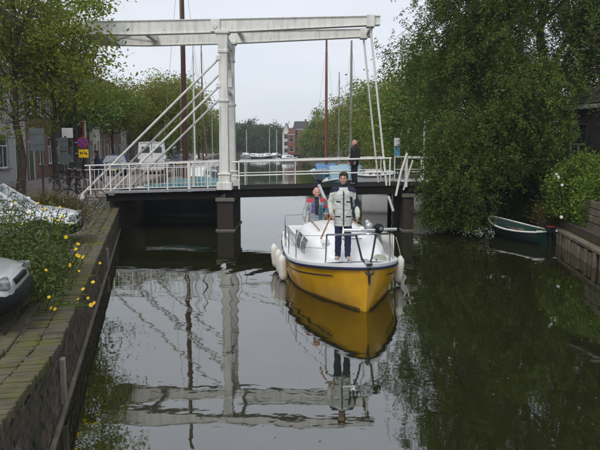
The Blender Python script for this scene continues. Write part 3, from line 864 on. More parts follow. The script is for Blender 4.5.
MB().box((.0, -1.62, 1.185), (.56, .02, .015)).build('hatch_seam', 'black_rubber', ca)
sw = MB()
for side in (-1, 1):
    rr = []
    for t in np.linspace(.02, 1, 40):
        zk = -H.draft * (.25 + .75 * min(1, t / .3)); sh_ = H.sheer(t)
        rr.append([H.pt(t, (z_ - zk) / (sh_ - zk), side, .003) for z_ in (-.03, .01, .045 + .012 * math.sin(t * 37))])
    sw.grid(rr)
sw.build('waterline_scum', 'scum', hu, smooth=50)

# fenders hanging along the sides
def boat_world(p): return YB + Matrix.Rotation(YR, 3, 'Z') @ Vector(p)
fd = None
def fender(t, side, z, label, tilt=0.0, out=.11):
    x, y, zz = H.pt(t, 1, side)
    p = boat_world((x + side * out, y, 0)); ztop = zz + .50
    o = thing('fender', label, 'fender', (p.x, p.y, z), YR, 'white fenders hanging from the yellow boat')
    o.rotation_euler = (0, side * tilt, YR)
    MB().lathe([(0, -.30), (.05, -.295), (.092, -.25), (.105, -.16), (.105, .16), (.092, .25), (.05, .295), (.03, .33), (0, .335)], 14).build('body', 'fender_vinyl', o, smooth=50)
    MB().tube([(0, 0, .32), (-side * .06, 0, .5), (-side * (out + .055), 0, ztop - z)], .008, 5).build('rope', 'rope', o)
    MB().lathe([(0, -.325), (.03, -.32), (.04, -.295), (.03, -.28)], 10).build('end_cap', 'hull_blue', o, 40)
fender(.47, -1, .30, 'white fender, foremost of three hanging on the boat side toward the quay', .06)
fender(.56, -1, .33, 'white fender, middle one of three hanging on the boat side toward the quay', .10, .14)
fender(.66, -1, .36, 'white fender, rearmost of three hanging on the boat side toward the quay', .12, .22)
fender(.35, 1, .36, 'single white fender hanging on the boat side toward the green rowboat', .10)

# ================================================================== PEOPLE
def capsule(mb, p0, p1, r0, r1, n=12, flat=1.0):
    p0, p1 = Vector(p0), Vector(p1); d = (p1 - p0)
    L = d.length; d.normalize()
    pts, rs = [], []
    for a in (80, 55, 30): pts.append(p0 - d * r0 * math.sin(R(a))); rs.append(r0 * math.cos(R(a)))
    for k in range(4): pts.append(p0 + (p1 - p0) * (k / 3)); rs.append(r0 + (r1 - r0) * k / 3)
    for a in (30, 55, 80): pts.append(p1 + d * r1 * math.sin(R(a))); rs.append(r1 * math.cos(R(a)))
    mb.tube(pts, rs, n)
def oval(mb, c, r, rot=None):
    t = MB().ball((0, 0, 0), r, 16, 12)
    m_ = rot or Matrix.Identity(3)
    mb.add([m_ @ Vector(v) + Vector(c) for v in t.v], t.f)
def remesh(mb, name, mats, parent, voxel=.009, smooth=4, paint=None, folds=0.0):
    me = mb.mesh(name + '_raw', mats); o = link(name + '_tmp', me)
    r_ = o.modifiers.new('r', 'REMESH'); r_.mode = 'VOXEL'; r_.voxel_size = voxel; r_.use_smooth_shade = True
    s_ = o.modifiers.new('s', 'SMOOTH'); s_.factor = .5; s_.iterations = smooth
    dg = bpy.context.evaluated_depsgraph_get(); dg.update()
    nm = bpy.data.meshes.new_from_object(o.evaluated_get(dg)); nm.name = name
    bpy.data.objects.remove(o); bpy.data.meshes.remove(me)
    nm.materials.clear()
    for m_ in mats: nm.materials.append(M[m_])
    nm.polygons.foreach_set('use_smooth', [True] * len(nm.polygons))
    if paint:
        nm.polygons.foreach_set('material_index', [paint(p.center) for p in nm.polygons])
    if folds:
        from mathutils import noise as nzz
        nm.update(); nv = len(nm.vertices)
        co = np.empty(nv * 3, np.float32); no = np.empty(nv * 3, np.float32)
        nm.vertices.foreach_get('co', co); nm.vertex_normals.foreach_get('vector', no)
        co = co.reshape(-1, 3); no = no.reshape(-1, 3)
        for k in range(nv):
            c = Vector(co[k]); w = nzz.noise(Vector((c.x * 8 + c.z * 4, c.y * 8, c.z * 13))) + .6 * nzz.noise(Vector((c.x * 16 + c.z * 9, c.y * 16, c.z * 30)))
            co[k] += no[k] * (folds * w)
        nm.vertices.foreach_set('co', co.ravel()); nm.update()
    return link(name, nm, parent)
def hand(mb, wrist, direction, palm_n, side, curl=.5, s=1.0):
    """palm, four unequal bent fingers and a thumb; palm_n = the way the palm faces"""
    w_, d, n_ = Vector(wrist), Vector(direction).normalized(), Vector(palm_n).normalized()
    x = d.cross(n_).normalized() * side
    pc = w_ + d * .05 * s
    rot = Matrix((x, d, n_)).transposed()
    oval(mb, pc, (.042 * s, .055 * s, .018 * s), rot)
    capsule(mb, w_ - d * .04, w_ + d * .02, .026 * s, .027 * s)
    for k, (off, L) in enumerate(((-.031, .068), (-.010, .078), (.011, .073), (.031, .058))):
        a = w_ + d * .088 * s + x * off * s
        b = a + (d * math.cos(curl * .6) + n_ * math.sin(curl * .6)) * L * .5 * s
        c = b + (d * math.cos(curl * 1.8) + n_ * math.sin(curl * 1.8)) * L * .5 * s
        capsule(mb, a - d * .02, b, .0098 * s, .009 * s, 8); capsule(mb, b, c, .009 * s, .0075 * s, 8)
    a = w_ + d * .03 * s - x * .034 * s
    b = a + (d * .7 - x * .6 + n_ * .35).normalized() * .040 * s
    c = b + (d * .9 - x * .1 + n_ * .5).normalized() * .030 * s
    capsule(mb, a, b, .013 * s, .011 * s, 8); capsule(mb, b, c, .011 * s, .008 * s, 8)

def person(label, loc, rz, J, looks, cat='person'):
    """J: joints in local metres, facing -y. looks: materials and clothing"""
    root = thing('person', label, cat, loc, rz)
    V3 = Vector
    hd, hr = V3(J['head']), Matrix.Rotation(J.get('turn', 0), 3, 'Z') @ Matrix.Rotation(J.get('nod', 0), 3, 'X')
    hr = hr * 1.09
    b = MB()
    def hp(x, y, z): return hd + hr @ V3((x, y, z))
    # head: cranium, face, jaw, nose, ears, brow, neck
    oval(b, hp(0, .012, .035), (.073, .092, .085), hr); oval(b, hp(0, -.018, -.03), (.062, .072, .085), hr)
    oval(b, hp(0, -.045, -.088), (.036, .036, .028), hr); oval(b, hp(0, -.088, .018), (.048, .012, .012), hr)
    capsule(b, hp(0, -.086, .012), hp(0, -.106, -.030), .009, .014, 8)
    for s in (-1, 1):
        oval(b, hp(s * .074, .012, -.015), (.012, .024, .034), hr); oval(b, hp(s * .036, -.062, -.032), (.024, .022, .02), hr)
    oval(b, hp(0, -.082, -.066), (.026, .010, .007), hr)
    capsule(b, V3(J['neck']), hp(0, .015, -.06), .058, .052)
    # body core (inside the clothes)
    capsule(b, V3(J['pelvis']), V3(J['chest']), .115, .125); capsule(b, V3(J['chest']), V3(J['neck']), .12, .05)
    for s in 'lr':
        capsule(b, J['sh_' + s], J['el_' + s], .045, .036); capsule(b, J['el_' + s], J['wr_' + s], .037, .026)
        capsule(b, V3(J['chest']) + V3((0, 0, .1)), J['sh_' + s], .06, .05)
        capsule(b, J['hip_' + s], J['kn_' + s], .07, .05); capsule(b, J['kn_' + s], J['an_' + s], .05, .035)
        capsule(b, V3(J['an_' + s]) + V3((0, 0, -.02)), V3(J['an_' + s]) + V3(J.get('foot_' + s, (0, -.12, -.03))), .03, .025)
        d = V3(J['wr_' + s]) - V3(J['el_' + s])
        hand(b, J['wr_' + s], J.get('hd_' + s, d), J.get('hn_' + s, (1 if s == 'r' else -1, -.2, 0)), -1 if s == 'r' else 1, J.get('curl_' + s, .6))
    body = remesh(b, 'body', [looks['skin']], root, .0075, 3)
    # eyes and mouth
    for s in (-1, 1): 
        e = MB(); oval(e, hp(s * .029, -.0865, -.006), (.011, .005, .006), hr); e.build('eye', 'eye_dark', body, smooth=60)
    e = MB(); oval(e, hp(0, -.090, -.066), (.022, .004, .005), hr); e.build('mouth', 'lips', body, smooth=60)
    # hair
    if looks.get('hair'):
        h = MB()
        if looks.get('bald'):
            for s in (-1, 1):
                oval(h, hp(s * .062, .035, .012), (.022, .055, .045), hr)
            oval(h, hp(0, .082, -.005), (.062, .028, .058), hr)
        else:
            oval(h, hp(0, .026, .052), (.084, .094, .080), hr); oval(h, hp(0, -.052, .094), (.066, .040, .030), hr)
            for s in (-1, 1): oval(h, hp(s * .070, .020, .02), (.018, .050, .050), hr); oval(h, hp(s * .035, -.075, .075), (.038, .024, .024), hr)
            oval(h, hp(0, .075, -.03), (.066, .034, .06), hr)
        remesh(h, 'hair', [looks['hair']], root, .007, 2)
    # trousers
    t = MB()
    oval(t, V3(J['pelvis']) + V3((0, 0, -.02)), (.165, .125, .14))
    for s in 'lr':
        capsule(t, J['hip_' + s], J['kn_' + s], .098, .074); capsule(t, J['kn_' + s], V3(J['an_' + s]) + V3((0, 0, .0)), .074, .062)
    remesh(t, 'trousers', [looks['trousers']], root, .011, 3, folds=.008)
    # jacket
    j = MB(); bulk = looks.get('bulk', 1.0)
    cw, pw = looks.get('chest_w', .205), looks.get('hem_w', .20)
    ch, ne, pe = V3(J['chest']), V3(J['neck']), V3(J['pelvis'])
    oval(j, ch + V3((0, 0, .02)), (cw * bulk, .150 * bulk, .21)); oval(j, (ch + pe) / 2, (.188 * bulk, .148 * bulk, .20))
    hz = J['hem']
    rows = []
    for k in range(7):
        f_ = k / 6; z = hz + (ch.z - hz) * f_; ww = (pw + (cw - .01 - pw) * f_) * bulk; dd = (.15 - .005 * f_) * bulk
        cx = pe.x + (ch.x - pe.x) * max(0, (z - pe.z) / (ch.z - pe.z)); cy = pe.y + (ch.y - pe.y) * max(0, (z - pe.z) / (ch.z - pe.z))
        rows.append([(cx + ww * math.cos(a), cy + dd * math.sin(a), z) for a in np.linspace(0, 2 * math.pi, 25)[:-1]])
    j.grid(rows, closed=True); j.add(rows[0], [tuple(range(24))]); j.add(rows[-1], [tuple(range(24))])
    for s in 'lr':
        capsule(j, J['sh_' + s], J['el_' + s], .080 * bulk, .066 * bulk); capsule(j, J['el_' + s], V3(J['wr_' + s]) * .98 + V3(J['el_' + s]) * .02, .067 * bulk, .050 * bulk)
        capsule(j, ne + V3((0, 0, -.06)), J['sh_' + s], .075, .078)
    capsule(j, ne + V3((0, .005, -.05)), ne + V3((0, .012, .025)), .088, .080)
    jk = remesh(j, 'jacket', looks['jacket'], root, .010, 3, looks.get('paint'), folds=.009)
    if looks.get('zip'):
        z_ = MB().bar((ch.x, ch.y - .158 * bulk, ch.z + .15), (ch.x + .005, pe.y - .157 * bulk, hz + .03), .022, .016)
        z_.build('zip', looks['zip'], jk)
    # shoes
    for s in 'lr':
        a = V3(J['an_' + s]); f_ = V3(J.get('foot_' + s, (0, -.12, -.03)))
        sh = MB(); oval(sh, a + f_ * .45 + V3((0, 0, -.035)), (.048, .125, .042), Matrix.Rotation(math.atan2(f_.x, -f_.y), 3, 'Z'))
        capsule(sh, a + V3((0, 0, -.02)), a + f_ * .4 + V3((0, 0, -.025)), .048, .042)
        sh.v = [(x, y, max(z, a.z - .082)) for x, y, z in sh.v]
        remesh(sh, 'shoe', [looks['shoe']], root, .009, 2)
    return root

# person standing on the foredeck
FOOT = Vector((.88, 12.75, .868))
def paint_fore(c):
    if c.z > 1.485: return 1                                   # dark collar and shoulder yoke
    if c.z > 1.40 - .25 * max(0, abs(c.x) - .16) and abs(c.x) > .085 + 1.2 * max(0, 1.44 - c.z): return 1
    if c.x > .225 + (.0 if c.z > 1.0 else .01) and c.y > -.03: return 1   # dark sleeve stripe
    if c.x < -.235 and c.y > -.0: return 1
    if abs(c.z - 1.20) < .018 and .06 < abs(c.x) < .15 and c.y < 0: return 1
    if 1.04 < c.z < 1.30 and .125 < c.x - (1.30 - c.z) * .12 < .175 and c.y < -.02: return 1
    if abs(c.z - .90) < .012 and .05 < abs(c.x) < .16 and c.y < 0: return 1
    return 0
J1 = dict(pelvis=(.0, .0, .95), chest=(.0, .0, 1.27), neck=(.0, .02, 1.505), head=(.0, -.005, 1.665), turn=R(-9), hem=.70,
          sh_r=(-.178, .01, 1.42), el_r=(-.268, .03, 1.16), wr_r=(-.240, -.10, .955), sh_l=(.178, .01, 1.405), el_l=(.27, .06, 1.15), wr_l=(.29, -.06, .90),
          hip_r=(-.088, 0, .90), kn_r=(-.095, -.015, .49), an_r=(-.105, .01, .085), hip_l=(.088, 0, .90), kn_l=(.095, -.05, .49), an_l=(.095, -.05, .085),
          foot_r=(-.03, -.13, -.03), foot_l=(.04, -.13, -.03), curl_r=1.0, curl_l=.7, hn_r=(1, .2, 0), hn_l=(-1, .2, 0), hd_l=(0, -.3, -1), hd_r=(.05, -.35, -1))
person('person in grey and navy jacket standing on the foredeck of the yellow boat', FOOT, R(-3), J1,
       dict(skin='skin', hair='hair_brown', trousers='jeans_navy', jacket=['jacket_grey', 'jacket_navy'], paint=paint_fore, shoe='shoe_beige', bulk=1.0, hem_w=.185, chest_w=.195, zip='jacket_navy'))
# wooden boat hook in the hand
bh = MB(); hw = FOOT + Vector((-.245, -.13, .87))
bh.tube([hw + Vector((.045, .06, .17)), hw + Vector((-.22, -.16, -.40))], .017, 8)
tag(bh.build('boat_hook', 'varnish', None, 40), 'short wooden boat hook held by the person on the foredeck', 'boat hook')
# old helmsman in the cockpit
def paint_helm(c):
    w_ = .012 * math.sin(c.z * 31) + .008 * math.sin(c.x * 47)
    if c.z > 1.36 + w_ and abs(c.x) > .085: return 1            # red shoulders
    if c.x > .165 + w_: return 1 if (1.20 < c.z < 1.30) else (2 if c.z > 1.10 else 0)
    if c.x < -.175: return 0
    if abs(c.x) < .05 + .03 * (c.z - 1.2) and c.y < 0 and c.z > 1.02: return 4
    if -.14 < c.x < -.04 and c.y < 0 and c.z > 1.05 + w_: return 3
    if .05 < c.x < .15 and c.y < 0: return 2 if c.z < 1.28 + w_ else 0
    return 0
J2 = dict(pelvis=(.0, .0, .93), chest=(.0, -.06, 1.23), neck=(.0, -.06, 1.45), head=(.0, -.10, 1.60), turn=R(6), nod=R(-4), hem=.78,
          sh_r=(-.19, -.05, 1.37), el_r=(-.30, -.08, 1.12), wr_r=(-.33, -.26, .98), sh_l=(.19, -.05, 1.37), el_l=(.30, -.05, 1.12), wr_l=(.24, -.26, 1.05),
          hip_r=(-.088, 0, .88), kn_r=(-.095, -.02, .48), an_r=(-.10, .01, .085), hip_l=(.088, 0, .88), kn_l=(.09, -.02, .48), an_l=(.10, .01, .085))
hp_ = boat_world((-.30, 1.25, .40))
person('balding person in red, teal and purple anorak steering the yellow boat', hp_, R(5), J2,
       dict(skin='skin_red', hair='hair_grey', bald=True, trousers='jeans_navy', jacket=['anorak_grey', 'anorak_red', 'anorak_teal', 'anorak_purple', 'shirt_dark'], paint=paint_helm, shoe='shoe_dark'))
MB().box((-.44, 1.75, .375), (.9, 2.0, .05)).build('cockpit_floor', 'white_gel', yb)
# person on the bridge, looking along the canal to the left
J3 = dict(pelvis=(.0, .0, .94), chest=(.0, -.01, 1.27), neck=(.0, .0, 1.49), head=(.0, -.02, 1.645), hem=.76,
          sh_r=(-.19, .01, 1.42), el_r=(-.25, .04, 1.15), wr_r=(-.23, -.10, .93), sh_l=(.19, .01, 1.42), el_l=(.25, .04, 1.15), wr_l=(.23, -.08, .92),
          hip_r=(-.085, 0, .89), kn_r=(-.09, -.01, .48), an_r=(-.09, .02, .085), hip_l=(.085, 0, .89), kn_l=(.09, -.01, .48), an_l=(.09, .01, .085))
bx_ = AT(354.5, 25.0, 2.4)
person('grey-haired person in dark suit standing on the bridge deck behind the railing', (bx_, 25.0, deckz(bx_) + .0), R(-62), J3,
       dict(skin='skin_red', hair='hair_grey', bald=True, trousers='suit_dark', jacket=['suit_dark'], shoe='shoe_dark'))
# walker on the street, stepping to the left
J4 = dict(pelvis=(.0, .0, .93), chest=(.0, -.04, 1.26), neck=(.0, -.05, 1.48), head=(.0, -.08, 1.635), hem=.80,
          sh_r=(-.19, -.03, 1.41), el_r=(-.24, .10, 1.17), wr_r=(-.22, -.02, .98), sh_l=(.19, -.03, 1.41), el_l=(.24, -.10, 1.16), wr_l=(.2, -.30, 1.04),
          hip_r=(-.085, 0, .88), kn_r=(-.09, -.20, .52), an_r=(-.09, -.26, .10), hip_l=(.085, 0, .88), kn_l=(.09, .08, .50), an_l=(.09, .34, .13))
wk = (AT(99, 29.6, 1.6), 29.6, SZ)
person('person in blue jacket and jeans walking along the street behind the railing', wk, R(-70), J4,
       dict(skin='skin', hair='hair_brown', trousers='jeans_blue', jacket=['suit_blue'], shoe='shoe_dark'))

# ================================================================== ROWING BOAT
rb_a, rb_b = Vector((7.10, 23.2, 0)), Vector((8.05, 20.35, 0))       # bow, stern
rb_c = (rb_a + rb_b) / 2; d_ = rb_b - rb_a
rb = thing('rowing_boat', 'dark green open rowing boat with white rim moored at the timber bank', 'boat', rb_c, math.atan2(-d_.x, d_.y))
HR = Hull(d_.length + .1, 1.35, .62, .40, .44, draft=.10, rake=.30, stern=.72, full=.55, bowpow=.62)
HR.skin(22, 7).build('hull', 'green_boat', rb, smooth=50, weld=True)
HI = Hull(d_.length - .04, 1.27, .60, .385, .42, draft=.02, rake=.28, stern=.70, full=.55, bowpow=.62)
HI.skin(22, 7).build('lining', 'green_boat_in', rb, smooth=50, weld=True)
rim = MB()
pts = [HR.pt(t, 1, -1) for t in np.linspace(1, 0, 26)] + [HR.pt(t, 1, 1) for t in np.linspace(0.02, 1, 26)]
rim.tube(pts, .032, 8); rim.tube([pts[-1], pts[0]], .032, 8)
rim.build('gunwale', 'white_paint', rb, 50)
for y, w_ in ((-.35, 1.05), (.65, 1.10)):
    MB().box((0, y, .27), (w_, .24, .035)).build('thwart', 'old_wood', rb, bevel=.006)
MB().tube([(-.25, -.9, .30), (.2, 1.1, .33)], .022, 8).build('oar', 'old_wood', rb, 40)
L2 = HR.L / 2
om = MB().box((0, L2 + .10, .52), (.20, .26, .20)).tube([(0, L2 + .12, .48), (0, L2 + .14, -.1)], .045, 8).tube([(0, L2, .52), (-.05, L2 - .4, .56)], .018, 8)
om.build('outboard_motor', 'black_rubber', rb, bevel=.02)
MB().box((0, L2 + .10, .60), (.17, .22, .05)).build('motor_cap', 'sign_red', rb, bevel=.015)
MB().tube([(0, L2, .42), (.35, L2 + .15, .50), (.62, L2 + .2, .52)], .012, 5).build('mooring_line', 'rope', rb)

# ================================================================== RIGHT BANK REVETMENT
rv = thing('revetment', 'timber revetment of round piles and planks along the shaded bank', 'revetment', (7.9, 16.4, 0))
def rbx(y):
    ys = [p[1] for p in RIGHT]; xs = [p[0] for p in RIGHT]
    return float(np.interp(y, ys, xs))
y = 12.0
while y < 23.5:
    x = rbx(y) - .06 + rng.uniform(-.02, .02); r_ = rng.uniform(.07, .10); h = rng.uniform(.32, .40)
    MB().tube([(x - 7.9, y - 16.4, -.6), (x - 7.9 + rng.uniform(-.02, .02), y - 16.4, h)], [r_ * 1.05, r_ * .95], 9).build('pile', 'pile_wood', rv, 50)
    y += rng.uniform(.30, .42)
for a, b in zip(np.arange(12, 23.5, 2.3), np.arange(14.3, 26, 2.3)):
    b = min(b, 23.5)
    MB().bar((rbx(a) - 7.9 + .01, a - 16.4 + .01, .44), (rbx(b) - 7.9 + .01, b - 16.4 - .01, .44), .26, .09).build('cap_plank', 'old_wood', rv, bevel=.01)
for row in range(2):
    for a in np.arange(12, 23.2, 2.8):
        b = min(a + 2.79, 23.4)
        MB().bar((rbx(a) - 7.9 + .16, a - 16.4, .12 + row * .22), (rbx(b) - 7.9 + .16, b - 16.4, .12 + row * .22), .05, .21).build('plank', 'old_wood', rv, bevel=.008)
# raised garden wall of horizontal boards at the edge
gw = thing('garden_wall', 'weathered horizontal board wall holding the raised garden by the hedge', 'wall', (8.75, 16.0, 0))
for row in range(4):
    for a, b in ((11, 13.8), (13.81, 16.6), (16.61, 19.3)):
        o_ = rng.uniform(-.01, .01)
        MB().bar((rbx(a) + .42 - 8.75 + o_, a - 16, .84 + row * .215), (rbx(b) + .42 - 8.75 + o_, b - 16, .84 + row * .215), .05, .19).build('board', 'old_wood', gw, bevel=.008)
for y in (11.2, 13.8, 16.6, 19.2):
    MB().box((rbx(y) + .37 - 8.75, y - 16, 1.1), (.10, .10, .95)).build('post', 'pile_wood', gw, bevel=.01)
MB().prism([(rbx(11) + .47, 11), (rbx(19.3) + .47, 19.3), (30, 19.3), (30, 11)], RZ - .1, 1.55).build('terrace', 'soil')
bpy.data.objects['terrace']['kind'] = 'structure'; bpy.data.objects['terrace']['label'] = 'raised garden soil behind the board wall'

# ================================================================== TREES
def make_tree(name, label, x, y, z0, Ht, rx, ry, cb, tr, ncl, nlf, ls, leafmat, seed, clr=.5, droop=0.0, aspect=.45, group=None, bark='bark', off=(0, 0), strands=0, twig=.012, lean=(0, 0), power=.5, keep=None, extra=None):
    rg = np.random.default_rng(seed)
    root = thing(name, label, 'tree', (x, y, z0), 0, group)
    cz, rz_ = (cb + Ht) / 2, (Ht - cb) / 2
    ph = rg.uniform(0, 6.28, 6)
    C = []
    while len(C) < ncl:
        d = rg.normal(size=3); d /= np.linalg.norm(d)
        a = math.atan2(d[1], d[0])
        lump = 1 + .16 * math.sin(2 * a + ph[0] + d[2] * 2) + .13 * math.sin(3 * a + ph[1] - 3 * d[2]) + .10 * math.sin(5 * a + ph[2] + 5 * d[2])
        r_ = rg.uniform(0.04, 1) ** power * lump
        c = np.array([off[0] + d[0] * rx * r_, off[1] + d[1] * ry * r_, cz + d[2] * rz_ * min(r_, 1.08)])
        if keep is not None and not keep(c + np.array([x, y, z0])): continue
        C.append(c)
    if extra is not None: C += [np.array(e_) - np.array([x, y, z0]) for e_ in extra]
    C = np.array(C)
    # trunk and limbs
    th = cz + rz_ * .45
    wob = rg.normal(size=(7, 2)) * tr * .5; wob[0] = 0
    tp = [Vector((wob[k][0] + (lean[0] + off[0] * .6) * (k / 6) ** 1.5, wob[k][1] + (lean[1] + off[1] * .6) * (k / 6) ** 1.5, -.15 + (th + .15) * k / 6)) for k in range(7)]
    tb = MB(); tb.tube(tp, [tr * (1.25 if k == 0 else 1 - .82 * k / 6) for k in range(7)], 9)
    nodes = [(p, tr * (1 - .82 * k / 6)) for k, p in enumerate(tp) if k >= 2]
    bb = MB()
    nl = 9
    for k in range(nl):
        f_ = .38 + .55 * k / nl; i = f_ * 6; i0 = int(i); p0 = tp[i0].lerp(tp[min(6, i0 + 1)], i - i0)
        if p0.z < cb * .75: p0 = p0.lerp(tp[5], .4)
        a = k * 2.4 + ph[3]; r_ = rg.uniform(.55, .85)
        e = Vector((off[0] + math.cos(a) * rx * r_, off[1] + math.sin(a) * ry * r_, min(Ht * .93, p0.z + rg.uniform(.15, .6) * rz_)))
        m_ = p0.lerp(e, .5) + Vector((0, 0, rz_ * .12)) + Vector(rg.normal(size=3) * .12)
        q1, q2 = p0.lerp(m_, .5) + Vector(rg.normal(size=3) * .05), m_.lerp(e, .5) + Vector(rg.normal(size=3) * .1)
        r0 = tr * .42 * (1 - f_ * .5)
        bb.tube([p0, q1, m_, q2, e], [r0, r0 * .85, r0 * .65, r0 * .45, r0 * .22], 6)
        nodes += [(q1, r0 * .8), (m_, r0 * .65), (q2, r0 * .45), (e, r0 * .2)]
    NP = np.array([list(p) for p, _ in nodes])
    for c in C:
        i = int(np.argmin(np.linalg.norm(NP - c, axis=1) + np.maximum(0, NP[:, 2] - c[2]) * .7)); p0 = Vector(NP[i]); e = Vector(c)
        m_ = p0.lerp(e, .5) + Vector(rg.normal(size=3)) * .15 + Vector((0, 0, .1))
        bb.tube([p0, m_, e], [twig * 2, twig * 1.5, twig * .7], 4)
    tr_o = tb.build('trunk', bark, root, smooth=60)
    bb.build('limbs', bark, root, smooth=60)
    # leaves
    pts = []
    for c in C:
        k = int(nlf * rg.uniform(.6, 1.4)); sc_ = clr * rg.uniform(.65, 1.35)
        if strands:
            for s in range(strands):
                b0 = c + rg.normal(size=3) * np.array([sc_, sc_, sc_ * .5]); L = rg.uniform(.4, 1.3)
                kk = max(4, k // strands); t = rg.uniform(0, 1, kk)
                sway = rg.normal(size=2) * .40
                pp = b0 + np.stack([sway[0] * t + rg.normal(size=kk) * .06, sway[1] * t + rg.normal(size=kk) * .06, -L * t], axis=1)
                pts.append(pp)
        else:
            pts.append(c + rg.normal(size=(k, 3)) * np.array([sc_, sc_, sc_ * .62]))
    P = np.concatenate(pts)
    if z0 + P[:, 2].min() < .06: P = P[P[:, 2] + z0 > .06 + ls]
    Vq = leaves_at(P, rg, ls, aspect, droop)
    link('crown', quads_mesh('crown', Vq, leafmat), root)
    return root
ROW = 'street trees along the houses'
tr_ = np.random.default_rng(5)
T1X = [(AT(p_, 23.4, z_), 23.4 + tr_.uniform(-.5, .6), z_) for p_, z_ in zip(tr_.uniform(70, 104, 24), tr_.uniform(5.0, 9.6, 24))]
make_tree('street_tree', 'nearest leafy street tree overhanging the quay and the beam end', AT(20, 25.6), 25.6, SZ, 11.5, 3.9, 3.4, 2.6, .17, 150, 105, .165, 'leaf_street', 11, .42, .25, .42, ROW, off=(.35, -.4), extra=T1X)
make_tree('street_tree', 'slim street tree just behind the blank grey signboard', AT(55.5, 27.6), 27.8, SZ, 8.6, 2.5, 2.5, 2.9, .15, 130, 95, .155, 'leaf_street', 12, .42, .2, .42, ROW)
make_tree('street_tree', 'street tree between the lamp post and the white van', AT(114, 52), 52.0, SZ, 7.3, 2.9, 2.9, 3.0, .15, 110, 110, .20, 'leaf_yellow', 13, .5, .1, .45, ROW)
make_tree('street_tree', 'yellowing street tree directly behind the white van', AT(151, 58), 58.0, SZ, 8.0, 4.2, 4.0, 2.9, .17, 150, 110, .24, 'leaf_yellow', 14, .6, .1, .45, ROW)
make_tree('street_tree', 'street tree seen behind the thick dark mast', AT(178, 72), 72.0, SZ, 9.8, 4.0, 4.0, 2.8, .18, 140, 110, .27, 'leaf_street', 15, .62, .1, .45, ROW)
make_tree('street_tree', 'small distant street tree beside the bridge tower', AT(199, 105), 105.0, SZ, 9.2, 4.0, 4.5, 2.2, .2, 120, 100, .34, 'leaf_street', 16, .7, .1, .5, ROW)
make_tree('street_tree', 'dark street tree standing close to the house fronts', AT(84, 48), 48.0, SZ, 6.7, 3.4, 3.4, 3.2, .16, 140, 110, .22, 'leaf_green', 17, .55, .1, .45, ROW)
for i, (px, d, Ht, lab) in enumerate(((163, 88, 9.0, 'street tree rising behind the roof of the white van'), (188, 128, 10.0, 'far street tree between the brown and the red mast'), (206, 150, 9.5, 'far street tree touching the bridge tower'), (214, 178, 10.5, 'farthest street tree behind the bridge tower'), (172, 112, 10.4, 'far street tree left of the thick dark mast'))):
    make_tree('street_tree', lab, AT(px, d), d, SZ, Ht, 4.4, 4.2, .6, .18, 120, 100, .34, 'leaf_street' if i % 2 else 'leaf_green', 90 + i, .8, .1, .5, ROW)
# big willow-like tree on the right bank
def keep_willow(c): return not (c[2] < 2.3 and c[0] > 6.3 and c[1] < 24.0) and not (c[0] > 9.3 and c[2] < 5.2 and c[1] < 25.6) and not (c[0] > 8.4 and c[2] < 3.4 and c[1] < 25) and not (c[2] < 2.2 and (c[0] > 9.2 or c[1] > 27.5)) and not (c[2] < 3.0 and c[0] < 5.6 and c[1] > 23.4)
wr_ = np.random.default_rng(77)
WEX = [(lambda z_: (wr_.uniform(5.2, 6.2 + .35 * max(0, z_ - 1.6)), wr_.uniform(22.2, 23.7), z_))(wr_.uniform(1.0, 4.4)) for _ in range(105)] + [(wr_.uniform(4.9, 5.8), wr_.uniform(22.3, 23.7), wr_.uniform(1.4, 3.4)) for _ in range(30)] + [(wr_.uniform(6.8, 9.3), wr_.uniform(22.0, 24.5), wr_.uniform(3.2, 6.4)) for _ in range(90)] + [(wr_.uniform(5.6, 8.5), wr_.uniform(23.0, 28.5), wr_.uniform(6.0, 13.5)) for _ in range(150)] + [(wr_.uniform(5.1, 6.2), wr_.uniform(22.6, 24.0), wr_.uniform(.5, 1.3)) for _ in range(32)] + [(wr_.uniform(6.6, 8.7), wr_.uniform(23.0, 23.8), wr_.uniform(2.7, 3.6)) for _ in range(42)]
make_tree('willow_tree', 'huge dark willow hanging over the water behind the rowing boat', 10.2, 27.2, RZ, 15.2, 6.1, 4.9, -.4, .36, 860, 300, .12, 'leaf_willow', 21, .42, .55, .32, bark='bark', strands=5, power=.42, keep=keep_willow, off=(0, -.3), extra=WEX)
make_tree('bank_tree', 'tall tree behind the wooden house with some orange leaves', 15.6, 27.5, RZ, 14.0, 4.8, 4.2, 2.2, .26, 330, 170, .17, 'leaf_green', 22, .55, .5, .4)
RB = 'trees on the far bank behind the willow'
for i, (px, d, Ht, r_, mt, lab) in enumerate((
        (402, 41, 9.6, 3.4, 'leaf_green', 'leafy bank tree beside the bridge hangers and the willow'),
        (384, 52, 9.0, 3.6, 'leaf_yellow', 'yellow-green bank tree behind the bridge hanger rods'),
        (368, 66, 9.6, 3.8, 'leaf_green', 'green bank tree right of the grey masts'),
        (350, 86, 10.4, 4.4, 'leaf_yellow', 'light green bank tree behind the grey masts'),
        (334, 112, 11.0, 5.0, 'leaf_yellow', 'yellowish bank tree behind the red mast'),
        (318, 140, 11.4, 4.6, 'leaf_green', 'pointed green bank tree left of the red mast'),
        (306, 168, 7.5, 4.4, 'leaf_yellow', 'low bushy bank tree next to the red roofed house'),
        (436, 48, 10.5, 4.2, 'leaf_green', 'bank tree mostly hidden behind the willow'))):
    make_tree('bank_tree', lab, AT(px, d) + r_ * .35, d, RZ, Ht, r_, r_, -.3 if i < 7 else 2.5, .2, 130, 110, .19 + d * .0014, mt, 40 + i, .62, .1, .45, RB)
FT = 'trees at the end of the canal'
